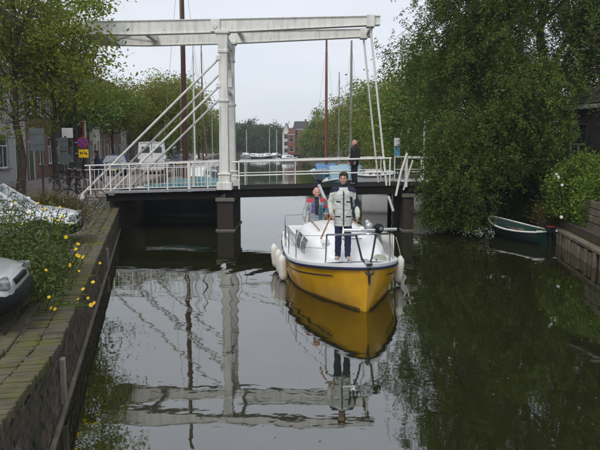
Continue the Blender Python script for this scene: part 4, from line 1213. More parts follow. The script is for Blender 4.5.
fl_ = ['tree at the canal end just right of the bridge tower', 'second tree at the canal end right of the bridge tower', 'rounded tree at the canal end, middle of the row', 'tree at the canal end above the grey motor boats', 'tree at the canal end beside the white gable house', 'tree behind the bridge tower at the canal end', 'tree at the canal end behind the left moored masts', 'darkest tree at the canal end behind the moored masts', 'tall tree behind the red roofed house']
for i, (px, d, Ht) in enumerate(((244, 236, 11.5), (255, 244, 12.2), (264, 230, 9.6), (273, 240, 10.2), (281, 246, 10.0), (231, 240, 11.6), (220, 226, 11.0), (208, 232, 11.6), (300, 262, 11.0))):
    make_tree('bank_tree', fl_[i], AT(px, d), d, 1.0, Ht, 5.4, 4.2, -.5, .25, 130, 90, .60, 'leaf_far', 70 + i, .95, .1, .5, FT)

# shrubs along the water under the willow (one mass, nobody could count the stems)
def shrub_mass(name, label, spots, leafmat, ls, n, seed, kind='stuff', aspect=.45):
    rg = np.random.default_rng(seed); pts = []
    for (x, y, z, sx, sy, sz) in spots:
        q = rg.normal(size=(n, 3)); q /= np.linalg.norm(q, axis=1, keepdims=True); q *= rg.uniform(.15, 1, (n, 1)) ** .4
        q *= 1 + .18 * np.sin(q[:, :1] * 9 + x) + .15 * np.sin(q[:, 1:2] * 8 + y * 3)
        p = np.array([x, y, z]) + q * np.array([sx, sy, sz]); pts.append(p[p[:, 2] > .06])
    V = leaves_at(np.concatenate(pts), rg, ls, aspect, .2)
    return tag(link(name, quads_mesh(name, V, leafmat)), label, 'undergrowth', kind=kind)
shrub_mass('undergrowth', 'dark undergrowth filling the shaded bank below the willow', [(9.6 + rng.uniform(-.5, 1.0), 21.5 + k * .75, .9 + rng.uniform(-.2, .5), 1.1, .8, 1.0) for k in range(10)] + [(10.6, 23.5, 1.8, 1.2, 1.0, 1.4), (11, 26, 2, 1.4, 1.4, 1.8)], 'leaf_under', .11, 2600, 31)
shrub_mass('undergrowth', 'light green shrubs reaching the water behind the rowing boat', [(7.3, 25.9, .7, 1.3, .8, .9), (6.4, 26.6, .8, .9, .6, .8), (8.4, 24.6, .7, .8, .7, .8)], 'leaf_under', .10, 3200, 33)
# dry ferns between boat and hedge
rg = np.random.default_rng(8); P0 = np.stack([rg.normal(8.95, .22, 700), rg.normal(21.6, .35, 700), np.full(700, .55)], axis=1)
V = leaves_at(P0, rg, .8, .035, -1.7, .1)
fe = thing('dry_fern', 'clump of brown dry fern between the rowing boat and the hedge', 'plant', (0, 0, 0))
link('blades', quads_mesh('blades', V, 'leaf_dry'), fe)
# hedge bush
hb = thing('hedge_bush', 'round bright green hedge bush with white blossoms above the timber bank', 'bush', (9.6, 19.6, RZ))
rg = np.random.default_rng(9); pts = []
for (x, y, z, sx, sy, sz, n) in ((9.15, 20.6, 1.75, 1.0, 1.1, 1.15, 7500), (10.0, 19.6, 1.9, 1.25, 1.3, 1.15, 8500), (9.25, 19.3, 1.35, .75, .9, .8, 4500), (11.6, 20.4, 1.8, 1.3, 1.4, 1.1, 5000)):
    q = rg.normal(size=(n, 3)); q /= np.linalg.norm(q, axis=1, keepdims=True)
    q *= rg.uniform(.3, 1, (n, 1)) ** .25 * (1 + .10 * np.sin(q[:, :1] * 7 + 1) + .09 * np.sin(q[:, 2:3] * 9) + .08 * np.sin(q[:, 1:2] * 13))
    p = np.array([x, y, z]) + q * np.array([sx, sy, sz]); pts.append(p[p[:, 2] > .6])
V = leaves_at(np.concatenate(pts) - np.array([9.6, 19.6, RZ]), rg, .095, .5, .1)
link('foliage', quads_mesh('foliage', V, 'leaf_hedge'), hb)
hs = MB()
for k in range(9): hs.tube([(rng.uniform(-.5, .8), rng.uniform(-.5, .9), -.1), (rng.uniform(-.6, 1.2), rng.uniform(-.5, 1.2), 1.2)], [.03, .01], 5)
hs.build('stems', 'bark', hb)
def blossom(parent, p, r_, mt='white_blossom', core='white_blossom', npet=7, tilt=None):
    f_ = MB()
    for k in range(npet):
        a = 2 * math.pi * k / npet; c, s = math.cos(a), math.sin(a)
        f_.add([(0, 0, 0), (c * r_ * .6 - s * r_ * .33, s * r_ * .6 + c * r_ * .33, r_ * .12), (c * r_, s * r_, r_ * .02), (c * r_ * .6 + s * r_ * .33, s * r_ * .6 - c * r_ * .33, r_ * .12)], [(0, 1, 2, 3)])
    f_.ball((0, 0, r_ * .1), (r_ * .26, r_ * .26, r_ * .2), 8, 5, 1)
    o = link('flower', f_.mesh('flower', [mt, core]), parent); o.location = p
    o.rotation_euler = tilt or (R(rng.uniform(30, 80)), R(rng.uniform(-25, 25)), R(rng.uniform(-40, 40)))
    return o
for px, py, d in ((556, 174, 19.2), (558, 177, 19.1), (562, 185, 18.7), (563, 217, 18.9)):
    blossom(hb, (AT(px, d, 2) - 9.6, d - 19.6, ZAT(py, d) - RZ), rng.uniform(.04, .065), npet=rng.choice([4, 5]))

# ================================================================== FLOWER BUSH ON THE QUAY
fbx, fby = -4.05, 9.9
fb = thing('flower_bush', 'leafy bush with yellow daisies growing on the quay between two cars', 'bush', (fbx, fby, QZ))
rg = np.random.default_rng(14); pts = []; stem = MB()
def qpos(s_y, inset): return np.array([W(s_y) - inset, s_y])
for k in range(340):
    s_y = rg.uniform(8.7, 11.9); base = qpos(s_y, .30 + 2.1 * rg.uniform(0, 1) ** .8) 
    tip = np.array([base[0] + rg.normal() * .22 + .12, base[1] + rg.normal() * .22 - .05, QZ + rg.uniform(.45, 1.68) * (1 - .20 * abs(s_y - 10.4))])
    if k < 120: stem.tube([(base[0] - fbx, base[1] - fby, 0), (tip[0] - fbx, tip[1] - fby, tip[2] - QZ)], [.008, .004], 4)
    n = 58; t = rg.uniform(.12, 1, (n, 1)); b3 = np.array([base[0], base[1], QZ])
    pts.append(b3 + (tip - b3) * t + rg.normal(size=(n, 3)) * .10)
P = np.concatenate(pts); P = P[P[:, 2] > QZ + .02]
V = leaves_at(P - np.array([fbx, fby, QZ]), rg, .085, .26, .05, .25)
link('foliage', quads_mesh('foliage', V, 'leaf_bush'), fb); stem.build('stems', 'leaf_under', fb)
for px, py, d in ((62, 216, 10.6), (64, 217, 10.5), (58, 221, 10.4), (48, 219, 10.3), (66, 237, 9.8), (78, 244, 10.6), (76, 249, 10.4), (77, 255, 10.1), (83, 257, 10.0), (79, 256, 10.0), (70, 265, 9.5), (46, 270, 8.9), (79, 271, 9.7), (100, 263, 10.4), (93, 282, 9.6), (83, 289, 9.2), (88, 298, 9.0), (78, 299, 9.0), (49, 297, 8.4), (91, 305, 8.9), (94, 303, 8.9), (55, 309, 8.5), (51, 308, 8.5), (44, 209, 11.2), (14, 202, 11.6), (55, 219, 11.0), (31, 214, 10.8), (22, 224, 10.2), (38, 203, 11.4), (70, 224, 10.6), (60, 207, 11.5)):
    z = ZAT(py, d); x = AT(px, d, z)
    blossom(fb, (x - fbx, d - fby, z - QZ), rng.uniform(.022, .036), 'petal', 'petal_core', rng.choice([6, 7, 8]))
    MB().tube([(x - fbx, d - fby, z - QZ), (x - fbx - .10, d - fby + .06, max(.02, z - QZ - .22)), (min(x, W(d) - .55) - fbx - .12, d - fby + .10, .0)], .0075, 5).build('flower_stem', 'leaf_hedge', fb)
# dry ornamental grass further along the quay
for label, cx, cy, n, h, mt in (('tuft of reddish dry grass beside the silver car near the street trees', AT(48, 19, 1), 19.2, 900, .95, 'leaf_dry'), ('tuft of dry grass nearest the parked bicycles', AT(56, 21, 1), 20.9, 600, .62, 'leaf_dry')):
    o = thing('ornamental_grass', label, 'plant', (cx, cy, QZ))
    rg = np.random.default_rng(int(cy * 10)); P0 = np.stack([rg.normal(0, .38, n), rg.normal(0, .38, n), np.zeros(n)], axis=1)
    link('blades', quads_mesh('blades', leaves_at(P0, rg, h, .03, -1.6, .15), mt), o)
    P1 = np.stack([rg.normal(0, .42, n * 2), rg.normal(0, .42, n * 2), np.abs(rg.normal(0, .28, n * 2))], axis=1)
    link('foliage', quads_mesh('foliage', leaves_at(P1, rg, .11, .35, 0), 'leaf_under'), o)

# ================================================================== CARS
def make_car(label, loc, rz, paint, van=False, group='vehicles parked on the left bank', plate=True):
    root = thing('van' if van else 'car', label, 'van' if van else 'car', loc, rz, group)
    if van:
        st = [(2.35, .35, .60, .72), (2.30, .28, .80, .82), (2.1, .25, 1.0, .90), (1.6, .22, 1.12, .93), (0, .22, 1.15, .94), (-2.2, .22, 1.15, .94), (-2.35, .3, 1.1, .9)]
        gb, gt, zr, hwb, hwr = (1.75, -2.30), (1.05, -2.28), 2.30, .925, .82
        wx, wr = (1.5, -1.45), .34
    else:
        st = [(2.12, .34, .52, .62), (2.09, .27, .62, .70), (2.02, .24, .70, .77), (1.85, .22, .765, .815), (1.45, .20, .835, .845), (1.0, .20, .90, .855), (.4, .20, .93, .86), (-.8, .20, .955, .86), (-1.6, .22, .95, .845), (-1.98, .26, .90, .80), (-2.1, .34, .78, .74)]
        gb, gt, zr, hwb, hwr = (1.02, -1.80), (.28, -1.30), 1.42, .80, .60
        wx, wr = (1.32, -1.30), .305
    rows = []
    for x, zb, zt, hw in st:
        half = [(0, zb), (hw * .80, zb), (hw * .97, zb + .10), (hw, zb + (zt - zb) * .45), (hw * .985, zb + (zt - zb) * .68), (hw * .95, zt - .05), (hw * .86, zt - .006), (hw * .5, zt + .015), (0, zt + .022)]
        rows.append([(x, y, z) for y, z in half] + [(x, -y, z) for y, z in half[-2:0:-1]])
    b = MB(); b.grid(rows, closed=True); b.add(rows[0], [tuple(range(len(rows[0])))]); b.add(rows[-1], [tuple(range(len(rows[0])))])
    body = b.build('body', paint, root, smooth=45)
    sub = body.modifiers.new('sub', 'SUBSURF'); sub.levels = 1; sub.render_levels = 1
    zb_f = np.interp(-gb[0], [-s[0] for s in st], [s[2] for s in st]); zb_r = np.interp(-gb[1], [-s[0] for s in st], [s[2] for s in st])
    lo = [(gb[0], -hwb, zb_f - .02), (gb[0], hwb, zb_f - .02), (gb[1], hwb, zb_r - .02), (gb[1], -hwb, zb_r - .02)]
    hi = [(gt[0], -hwr, zr - .03), (gt[0], hwr, zr - .03), (gt[1], hwr, zr - .02), (gt[1], -hwr, zr - .02)]
    gl = MB().add(lo + hi, [(0, 1, 5, 4), (1, 2, 6, 5), (2, 3, 7, 6), (3, 0, 4, 7), (4, 5, 6, 7)])
    gl.build('windows' if not van else 'cab_windows', 'car_glass', root)
    if van:
        MB().add([(-2.312, -.92, 1.1), (-2.312, .92, 1.1), (-2.292, .82, 2.29), (-2.292, -.82, 2.29)], [(0, 1, 2, 3)]).build('rear_door', paint, root)
        for yy in (-.42, .42): MB().box((-2.312, yy, 1.75), (.03, .55, .42)).build('rear_window', 'glass_dark', root, bevel=.01)
        MB().box((-2.325, 0, 1.62), (.02, .02, 1.2)).build('door_seam', 'black_rubber', root)
    rf = MB(); rr = []
    for x in np.linspace(gt[0] + .04, gt[1] - .05, 6):
        k = (x - gt[0]) / (gt[1] - gt[0]); up = .035 * math.sin(math.pi * min(1, max(0, k)))
        rr.append([(x, y, zr - .03 + up + .03 * (1 - (y / hwr) ** 2)) for y in np.linspace(-hwr - .02, hwr + .02, 7)])
    o = rf.grid(rr).build('roof', paint, root, smooth=50); sm = o.modifiers.new('s', 'SOLIDIFY'); sm.thickness = .04
    for s in (-1, 1):
        def edge(t, x0, x1):
            return (x0 + (x1 - x0) * t, s * (hwb + (hwr - hwb) * t + .008), None)
        for xa, xb, w_ in ((gb[0], gt[0], .07), ((gb[0] + gb[1]) / 2 + .1, (gt[0] + gt[1]) / 2, .09), (gb[1], gt[1], .12)):
            MB().bar((xa, s * (hwb + .004), np.interp(xa, [gb[1], gb[0]], [zb_r, zb_f]) - .03), (xb, s * (hwr + .004), zr - .02), .035, w_).build('pillar', paint, root)
        if van: MB().add([(.4, s * .938, 1.1), (-2.31, s * .938, 1.1), (-2.30, s * .834, 2.29), (.35, s * .834, 2.29)], [(0, 1, 2, 3)]).build('side_panel', paint, root)
        for x in wx:
            a_ = MB().lathe([(wr + .05, 0), (wr + .05, .04), (0, .042)], 20, (x, s * (.80 if not van else .88), wr), 'y'); a_.v = [(vx, vy * 1.0, vz) for vx, vy, vz in a_.v]
            MB().lathe([(.02, -.02), (wr + .045, -.02), (wr + .045, .02), (.02, .02)], 22, (x, s * (.842 if not van else .925), wr), 'y').build('wheel_arch', 'black_rubber', root, 40)
            w_ = MB().lathe([(wr * .6, -.09), (wr * .93, -.09), (wr, -.06), (wr, .06), (wr * .93, .09), (wr * .6, .09)], 24, (x, s * (.79 if not van else .87), wr), 'y').build('wheel', 'tyre', root, smooth=40)
            MB().lathe([(0, -.10), (wr * .25, -.098), (wr * .5, -.08), (wr * .64, -.095), (wr * .64, .095), (wr * .5, .08), (wr * .25, .098), (0, .10)], 20, (x, s * (.79 if not van else .87), wr), 'y').build('rim', 'alu', w_, smooth=40)
        # headlight, indicator, mirror, handle, side strip
        f = st[2][0]
        MB().box((f - .02, s * .60, .645 if not van else .82), (.16, .30, .13), Matrix.Rotation(s * R(-14), 3, 'Z')).build('headlight', 'lamp_glass', root, bevel=.03)
        MB().box((st[-2][0] - .05, s * .66, .78), (.10, .18, .18)).build('tail_light', 'sign_red', root, bevel=.02)
        MB().ball((gb[0] - .22, s * (hwb + .17), zb_f + .10), (.06, .10, .065), 10, 7).build('mirror', paint, root, smooth=60)
        MB().bar((1.0, s * (st[5][3] + .004), .56), (-1.0, s * (st[5][3] + .004), .56), .02, .05).build('side_strip', 'black_rubber', root)
        MB().box((.0, s * (.862 if not van else .945), .80), (.16, .03, .03)).build('door_handle', 'black_rubber', root, bevel=.008)
    bpn = MB()
    f0 = st[0][0]
    rows = [[(f0 - .34, s_ * .835, z), (f0 - .12, s_ * .80, z), (f0 + .0, s_ * .66, z), (f0 + .055, s_ * .3, z)] for s_ in (1,) for z in (.30, .36, .50, .54)]
    prof = [(.30, -.03), (.35, .012), (.49, .016), (.54, -.03)]
    ring = [(f0 - .5, .850), (f0 - .18, .815), (f0 - .02, .68), (f0 + .05, .3), (f0 + .055, -.3), (f0 - .02, -.68), (f0 - .18, -.815), (f0 - .5, -.850)]
    bpn.grid([[(x + (o_ if abs(y) < .7 else o_ * .2), y + (o_ * (1 if y > 0 else -1) * .4), z) for x, y in ring] for z, o_ in prof])
    bpn.build('bumper', 'black_rubber', root, smooth=50)
    if plate: MB().box((f0 + .075, 0, .42), (.012, .50, .11)).build('number_plate', 'plate_yellow', root, bevel=.004)
    MB().box((st[1][0] - .0, 0, .615 if not van else .78), (.05, .70, .075)).build('grille', 'black_rubber', root, bevel=.01)
    MB().tube([(gb[0] + .02, -.55, zb_f + .02), (gb[0] - .25, .05, zb_f + .17)], .008, 5).tube([(gb[0] + .02, .1, zb_f + .02), (gb[0] - .25, .6, zb_f + .17)], .008, 5).build('wiper', 'black_rubber', root)
    return root
CANG = math.atan2(.2367, .9716)
make_car('silver car cut off by the picture edge with its nose to the canal', (-5.72, 7.66, QZ), CANG, 'silver_paint', plate=False)
make_car('pale silver car with bright windscreen parked behind the flower bush', (-7.50, 14.95, QZ), CANG, 'pale_paint', plate=False)
make_car('white delivery van parked on the street behind the bridge railing', (AT(150, 47, 2), 47.5, SZ), R(104), 'van_paint', True)
make_car('dark blue car parked on the street left of the white van', (AT(118, 45, 2), 44.5, SZ), R(-80), 'blue_paint')
make_car('dark blue car parked on the street beside the moored boats', (AT(180, 60, 2), 60.0, SZ), R(-82), 'blue_paint')

# ================================================================== BICYCLES
def make_bike(label, loc, rz, lean=0.0):
    root = thing('bicycle', label, 'bicycle', loc, rz, 'bicycles parked at the bridge foot'); root.rotation_euler = (lean, 0, rz)
    for x in (-.53, .53):
        w_ = MB(); w_.tube([(x + .34 * math.cos(a), 0, .345 + .34 * math.sin(a)) for a in np.linspace(0, 2 * math.pi, 29)], .018, 6, cap=False)
        o = w_.build('wheel', 'galv' if lean else 'tyre', root, smooth=60)
        sp = MB()
        for k in range(12):
            a = math.pi * k / 6; sp.tube([(x, 0, .345), (x + .33 * math.cos(a), 0, .345 + .33 * math.sin(a))], .0035, 3)
        sp.tube([(x, -.05, .345), (x, .05, .345)], .025, 8).build('spokes', 'steel', o)
        MB().tube([(x + .385 * math.cos(a), 0, .345 + .385 * math.sin(a)) for a in np.linspace(.2, 2.6, 12)], .02, 6).build('mudguard', 'black_iron', root, smooth=60)
    MB().tube([(-.53, 0, .345), (-.05, 0, .32), (-.20, 0, .80)], .016, 8).tube([(-.05, 0, .32), (.40, 0, .82)], .017, 8).tube([(-.18, 0, .74), (.39, 0, .78)], .016, 8).tube([(-.53, 0, .345), (-.19, 0, .76)], .012, 8).tube([(.53, 0, .345), (.38, 0, .95)], .016, 8).build('frame', 'black_iron', root, smooth=50)
    MB().tube([(.16, -.28, 1.06), (.34, -.18, 1.05), (.38, 0, 1.0), (.34, .18, 1.05), (.16, .28, 1.06)], .013, 8).build('handlebar', 'steel', root, smooth=50)
    s = MB(); oval(s, (-.22, 0, .93), (.13, .085, .035)); s.tube([(-.2, 0, .8), (-.22, 0, .93)], .013, 6); s.build('saddle', 'black_rubber', root, smooth=50)
    MB().tube([(-.05, -.08, .32), (-.05, .08, .32)], .03, 8).bar((-.05, .08, .32), (.08, .10, .22), .02, .02).bar((-.05, -.08, .32), (-.17, -.10, .42), .02, .02).build('crank', 'steel', root)
    MB().box((-.55, 0, .74), (.36, .13, .02)).build('carrier', 'black_iron', root)
    return root
make_bike('bicycle with pale front wheel at the foot of the bridge stays', (AT(88, 24.0, .9) - .2, 24.0, QZ), R(8), R(-6))
make_bike('dark bicycle leaning by the lamp post', (AT(72, 24.9, 1.3), 25.0, SZ), R(20), R(5))
make_bike('dark bicycle standing half behind the one at the lamp post', (AT(67, 26.2, 1.3), 26.3, SZ), R(-15), R(4))

# ================================================================== SIGNS, BOLLARDS, LAMP
def lamp_post():
    x, y = AT(78, 26.2, 2), 26.2
    o = thing('lamp_post', 'black iron lamp post carrying the no stopping sign', 'lamp post', (x, y, SZ))
    MB().lathe([(.14, 0), (.14, .25), (.10, .32), (.085, .9), (.10, .95), (.06, 1.05), (.05, 3.9), (.07, 3.95), (.0, 4.0)], 14).build('post', 'black_iron', o, smooth=35)
    ln = MB().lathe([(.09, 3.95), (.17, 4.0), (.22, 4.42), (.25, 4.46), (.12, 4.62), (.03, 4.75), (0, 4.8)], 6).build('lantern', 'black_iron', o)
    MB().lathe([(.15, 4.03), (.20, 4.40)], 6).build('pane', 'lamp_glass', ln)
    sg = thing('road_sign', 'round blue and red no stopping sign on the lamp post', 'sign', (x, y, SZ))
    c = Vector((AT(82, 26, 3) - x + .02, -.13, ZAT(142.5, 26.1) - SZ))
    MB().lathe([(0, .012), (.217, .012), (.222, 0), (.217, -.012), (0, -.012)], 36, c, 'y').build('ring', 'sign_red', sg, smooth=40)
    MB().lathe([(0, .0), (.178, 0), (.178, -.004), (0, -.004)], 36, c + Vector((0, -.013, 0)), 'y').build('disc', 'sign_blue', sg, smooth=40)
    cr = MB()
    for a in (45, -45): cr.box(c + Vector((0, -.019 - (.001 if a > 0 else 0), 0)), (.042, .004, .35), Matrix.Rotation(R(a), 3, 'Y'))
    cr.build('cross', 'sign_red', sg)
    MB().box((c.x / 2, -.08, c.z), (abs(c.x) + .08, .09, .05)).build('bracket', 'galv', sg)
    pl = thing('sign_plate', 'yellow tow-away plate with black symbol under the round sign', 'sign', (x, y, SZ))
    pc = Vector((AT(82.5, 26, 3) - x + .02, -.13, ZAT(153.5, 26.1) - SZ))
    MB().box(pc, (.40, .014, .34)).build('plate', 'sign_yellow', pl, bevel=.004)
    tow = MB()      # little tow truck pulling a car, as on the plate
    q = pc + Vector((0, -.009, 0))
    tow.box(q + Vector((-.09, 0, .015)), (.13, .004, .035)).box(q + Vector((-.13, 0, .045)), (.05, .004, .04)).bar(q + Vector((-.06, 0, .03)), q + Vector((.02, 0, .09)), .004, .014)
    tow.box(q + Vector((.09, 0, -.005)), (.13, .004, .035), Matrix.Rotation(R(14), 3, 'Y')).box(q + Vector((.09, 0, .028)), (.07, .004, .03), Matrix.Rotation(R(14), 3, 'Y'))
    for wx_ in (-.13, -.05, .13): tow.lathe([(0, -.002), (.02, -.002), (.02, .002), (0, .002)], 10, q + Vector((wx_, 0, -.03)), 'y')
    tow.build('symbol', 'sign_black', pl)
    MB().box((pc.x / 2, -.08, pc.z), (abs(pc.x) + .08, .09, .05)).build('bracket', 'galv', pl)
lamp_post()
def sign_post(name, label, px, d, zb, ptop, panels):
    x = AT(px, d, 2); o = thing(name, label, 'sign', (x, d, zb))
    MB().tube([(0, 0, -.05), (0, 0, ZAT(ptop, d) - zb)], .035, 10).build('pole', 'black_iron', o, smooth=40)
    for kind, p0, p1, q0, q1, mt in panels:
        xa, xb = AT(p0, d, 2) - x, AT(p1, d, 2) - x; za, zb_ = ZAT(q1, d) - zb, ZAT(q0, d) - zb
        if kind == 'disc':
            MB().lathe([(0, .01), ((xb - xa) / 2, .01), ((xb - xa) / 2, -.012), (0, -.012)], 32, ((xa + xb) / 2, -.05, (za + zb_) / 2), 'y').build('disc', mt, o, smooth=40)
        else:
            p_ = MB().box(((xa + xb) / 2, -.05, (za + zb_) / 2), (xb - xa, .025, zb_ - za)).build('panel', mt, o, bevel=.008)
            MB().box(((xa + xb) / 2, -.066, za + (zb_ - za) * .3), ((xb - xa) * .94, .012, .03)).box(((xa + xb) / 2, -.066, za + (zb_ - za) * .75), ((xb - xa) * .94, .012, .03)).build('stiffener', mt, p_)
    MB().box((0, -.02, ZAT((panels[0][3] + panels[0][4]) / 2, d) - zb), (.10, .05, .06)).build('clamp', 'galv', o)
sign_post('signboard', 'blank grey back of a large square signboard on a pole', 43, 22.6, QZ, 129, [('box', 32, 47, 128.5, 151, 'sign_back')])
sign_post('road_sign', 'grey backs of a round and a square sign on one pole', 67, 25.2, SZ, 136, [('disc', 59.5, 72.5, 152, 165, 'sign_back'), ('box', 61, 70, 137.5, 151, 'sign_back')])
wf = thing('wall_sign', 'small white sign hanging from the house front above the bicycles', 'sign', (AT(69.5, 36), 36, SZ))
MB().box((0, 0, ZAT(133, 36) - SZ), (.62, .05, .56)).build('panel', 'sign_white', wf, bevel=.01)
MB().tube([(-3.2, .2, ZAT(129, 36) - SZ), (.3, 0, ZAT(129, 36) - SZ)], .02, 6).build('bracket', 'black_iron', wf)
bol = None
for i, (px, d) in enumerate(((70, 28.5), (76.5, 29.6), (85, 27.6), (90, 28.8), (94.5, 31.0), (104, 33))):
    lab = ['bollard left of the lamp post at the street edge', 'second bollard, just behind the lamp post', 'bollard between the lamp post and the railing end', 'bollard nearest behind the railing end', 'bollard beside the walking person', 'last bollard, beyond the walking person'][i]
    loc = (AT(px, d, 1.6), d, SZ)
    if bol is None:
        bol = thing('bollard', 'dark red iron ' + lab, 'bollard', loc, 0, 'dark red bollards along the street')
        MB().lathe([(.085, 0), (.085, .12), (.07, .15), (.06, .80), (.075, .83), (.075, .90), (.05, .95), (.0, .97)], 12).build('shaft', 'bollard_red', bol, smooth=40)
        MB().lathe([(.079, .835), (.079, .895)], 12).build('band', 'black_iron', bol, smooth=40)
    else: dup(bol, loc, 0, 'dark red iron ' + lab)
fg = thing('flag', 'red and white flag hanging from a house front above the street', 'flag', (AT(86, 45), 45, SZ))
MB().tube([(-1.6, .4, 2.6), (.0, 0, 3.9)], .02, 6).build('pole', 'mast_white', fg)
MB().box((-.05, 0, 3.2), (.12, .03, 1.2)).build('cloth', 'flag_red', fg); MB().box((.08, 0, 3.2), (.12, .032, 1.2)).build('cloth', 'sign_white', fg)

# ================================================================== HOUSES
def opening_wall(mb, W_, H_, ops, depth=.14):
    """front wall in the plane y=0 with real openings and reveals"""
    xs = sorted(set([0, W_] + [v for o in ops for v in (o[0], o[2])])); zs = sorted(set([0, H_] + [v for o in ops for v in (o[1], o[3])]))
    for i in range(len(xs) - 1):
        for k in range(len(zs) - 1):
            cx, cz = (xs[i] + xs[i+1]) / 2, (zs[k] + zs[k+1]) / 2
            if any(o[0] < cx < o[2] and o[1] < cz < o[3] for o in ops): continue
            mb.add([(xs[i], 0, zs[k]), (xs[i+1], 0, zs[k]), (xs[i+1], 0, zs[k+1]), (xs[i], 0, zs[k+1])], [(0, 1, 2, 3)])
    for a, b, c, d, _k in ops:
        for q in (((a, b), (c, b)), ((c, b), (c, d)), ((c, d), (a, d)), ((a, d), (a, b))):
            mb.add([(q[0][0], 0, q[0][1]), (q[1][0], 0, q[1][1]), (q[1][0], depth, q[1][1]), (q[0][0], depth, q[0][1])], [(0, 1, 2, 3)])
def house(name, label, loc, rz, W_, H_, roof_h, wallm, roofm, cols, floors, door=True, depth=8.0, doorm='door_green', gable_front=False, group=None, framem='frame_white', fine=True):
    o = thing(name, label, 'house', loc, rz, group)
    ops = []; fh = H_ / floors; cw = W_ / cols; dcol = rng.randrange(cols) if door else -1
    for fl in range(floors):
        for c in range(cols):
            x0 = c * cw + cw * .22; x1 = (c + 1) * cw - cw * .22
            if fl == 0 and c == dcol: ops.append((x0, .02, x1, min(2.3, fh - .3), 'd'))
            else: ops.append((x0, fl * fh + fh * .28, x1, fl * fh + fh * .86, 'w'))
    wl_ = MB(); opening_wall(wl_, W_, H_, ops)
    wl_.add([(0, 0, 0), (0, depth, 0), (0, depth, H_), (0, 0, H_)], [(0, 1, 2, 3)]).add([(W_, 0, 0), (W_, depth, 0), (W_, depth, H_), (W_, 0, H_)], [(0, 1, 2, 3)]).add([(0, depth, 0), (W_, depth, 0), (W_, depth, H_), (0, depth, H_)], [(0, 1, 2, 3)])
    if gable_front: wl_.add([(0, 0, H_), (W_, 0, H_), (W_ / 2, 0, H_ + roof_h)], [(0, 1, 2)]).add([(0, depth, H_), (W_, depth, H_), (W_ / 2, depth, H_ + roof_h)], [(0, 1, 2)])
    else: wl_.add([(0, 0, H_), (0, depth, H_), (0, depth / 2, H_ + roof_h)], [(0, 1, 2)]).add([(W_, 0, H_), (W_, depth, H_), (W_, depth / 2, H_ + roof_h)], [(0, 1, 2)])
    wl_.build('wall', wallm, o)
    for a, b, c, d, t in ops:
        if t == 'd':
            f_ = MB().box(((a + c) / 2, .10, (b + d - .45) / 2), (c - a - .1, .06, d - b - .45)).build('door', doorm, o, bevel=.01)
            MB().box(((a + c) / 2, .10, d - .2), (c - a - .12, .03, .36)).build('fanlight', 'glass_dark', f_)
            MB().box((a + .14, .06, b + 1.0), (.04, .05, .12)).build('handle', 'steel', f_)
            MB().box((a + .03, .06, (b + d) / 2), (.07, .12, d - b)).box((c - .03, .06, (b + d) / 2), (.07, .12, d - b)).box(((a + c) / 2, .06, d - .03), (c - a, .11, .07)).build('frame', framem, f_)
        else:
            f_ = MB(); w_ = .07
            f_.box((a + w_ / 2, .09, (b + d) / 2), (w_, .07, d - b)).box((c - w_ / 2, .09, (b + d) / 2), (w_, .07, d - b)).box(((a + c) / 2, .09, d - w_ / 2), (c - a - 2 * w_, .07, w_)).box(((a + c) / 2, .09, b + w_ / 2), (c - a - 2 * w_, .07, w_))
            f_.box(((a + c) / 2, .09, b + (d - b) * .64), (c - a - 2 * w_, .05, .05))
            if fine: f_.box(((a + c) / 2, .092, b + (d - b) * .32), (.045, .05, (d - b) * .58))
            wo = f_.build('window', framem, o)
            MB().box(((a + c) / 2, .12, (b + d) / 2), (c - a - .02, .015, d - b - .02)).build('pane', 'glass_dark', wo)
            MB().box(((a + c) / 2, -.03, b - .04), (c - a + .12, .16, .07)).build('sill', 'stone_grey', wo)
    MB().box((W_ / 2, -.06, H_ + .04), (W_ + .02, .26, .16)).build('cornice', framem, o, bevel=.02)
    rf = MB()
    if gable_front:
        rf.add([(-.15, -.2, H_ - .12), (W_ / 2, -.2, H_ + roof_h + .03), (W_ / 2, depth + .2, H_ + roof_h + .03), (-.15, depth + .2, H_ - .12)], [(0, 1, 2, 3)])
        rf.add([(W_ + .15, -.2, H_ - .12), (W_ / 2, -.2, H_ + roof_h + .03), (W_ / 2, depth + .2, H_ + roof_h + .03), (W_ + .15, depth + .2, H_ - .12)], [(0, 1, 2, 3)])
    else:
        rf.add([(-.02, -.15, H_ + .1), (W_ + .02, -.15, H_ + .1), (W_ + .02, depth / 2, H_ + roof_h + .05), (-.02, depth / 2, H_ + roof_h + .05)], [(0, 1, 2, 3)])
        rf.add([(-.02, depth + .15, H_ + .1), (W_ + .02, depth + .15, H_ + .1), (W_ + .02, depth / 2, H_ + roof_h + .05), (-.02, depth / 2, H_ + roof_h + .05)], [(0, 1, 2, 3)])
    ro = rf.build('roof', roofm, o); sm = ro.modifiers.new('s', 'SOLIDIFY'); sm.thickness = .10
    MB().box((W_ * .8, depth * .5, H_ + roof_h + .3), (.55, .55, 1.0)).build('chimney', wallm, ro, bevel=.02)
    return o
u = Vector((-.154, 1, 0)).normalized(); HRZ = math.atan2(u.y, u.x)
def fline(d): return -14.9 - .154 * (d - 31.4)
dd = 17.0; i = 0
walls = ['facade_brick', 'facade_brown', 'plaster_grey', 'facade_brick', 'facade_dark', 'facade_brown', 'plaster', 'facade_brick']
words = {'facade_brick': 'red brick', 'facade_brown': 'brown brick', 'facade_dark': 'dark brick', 'plaster': 'pale plastered', 'plaster_grey': 'grey plastered'}
ords = ['first', 'second', 'third', 'fourth', 'fifth', 'sixth', 'seventh', 'eighth', 'ninth', 'tenth', 'eleventh', 'twelfth', 'thirteenth', 'fourteenth', 'fifteenth', 'sixteenth'] + ['seventeenth', 'eighteenth', 'nineteenth', 'twentieth', 'farthest']
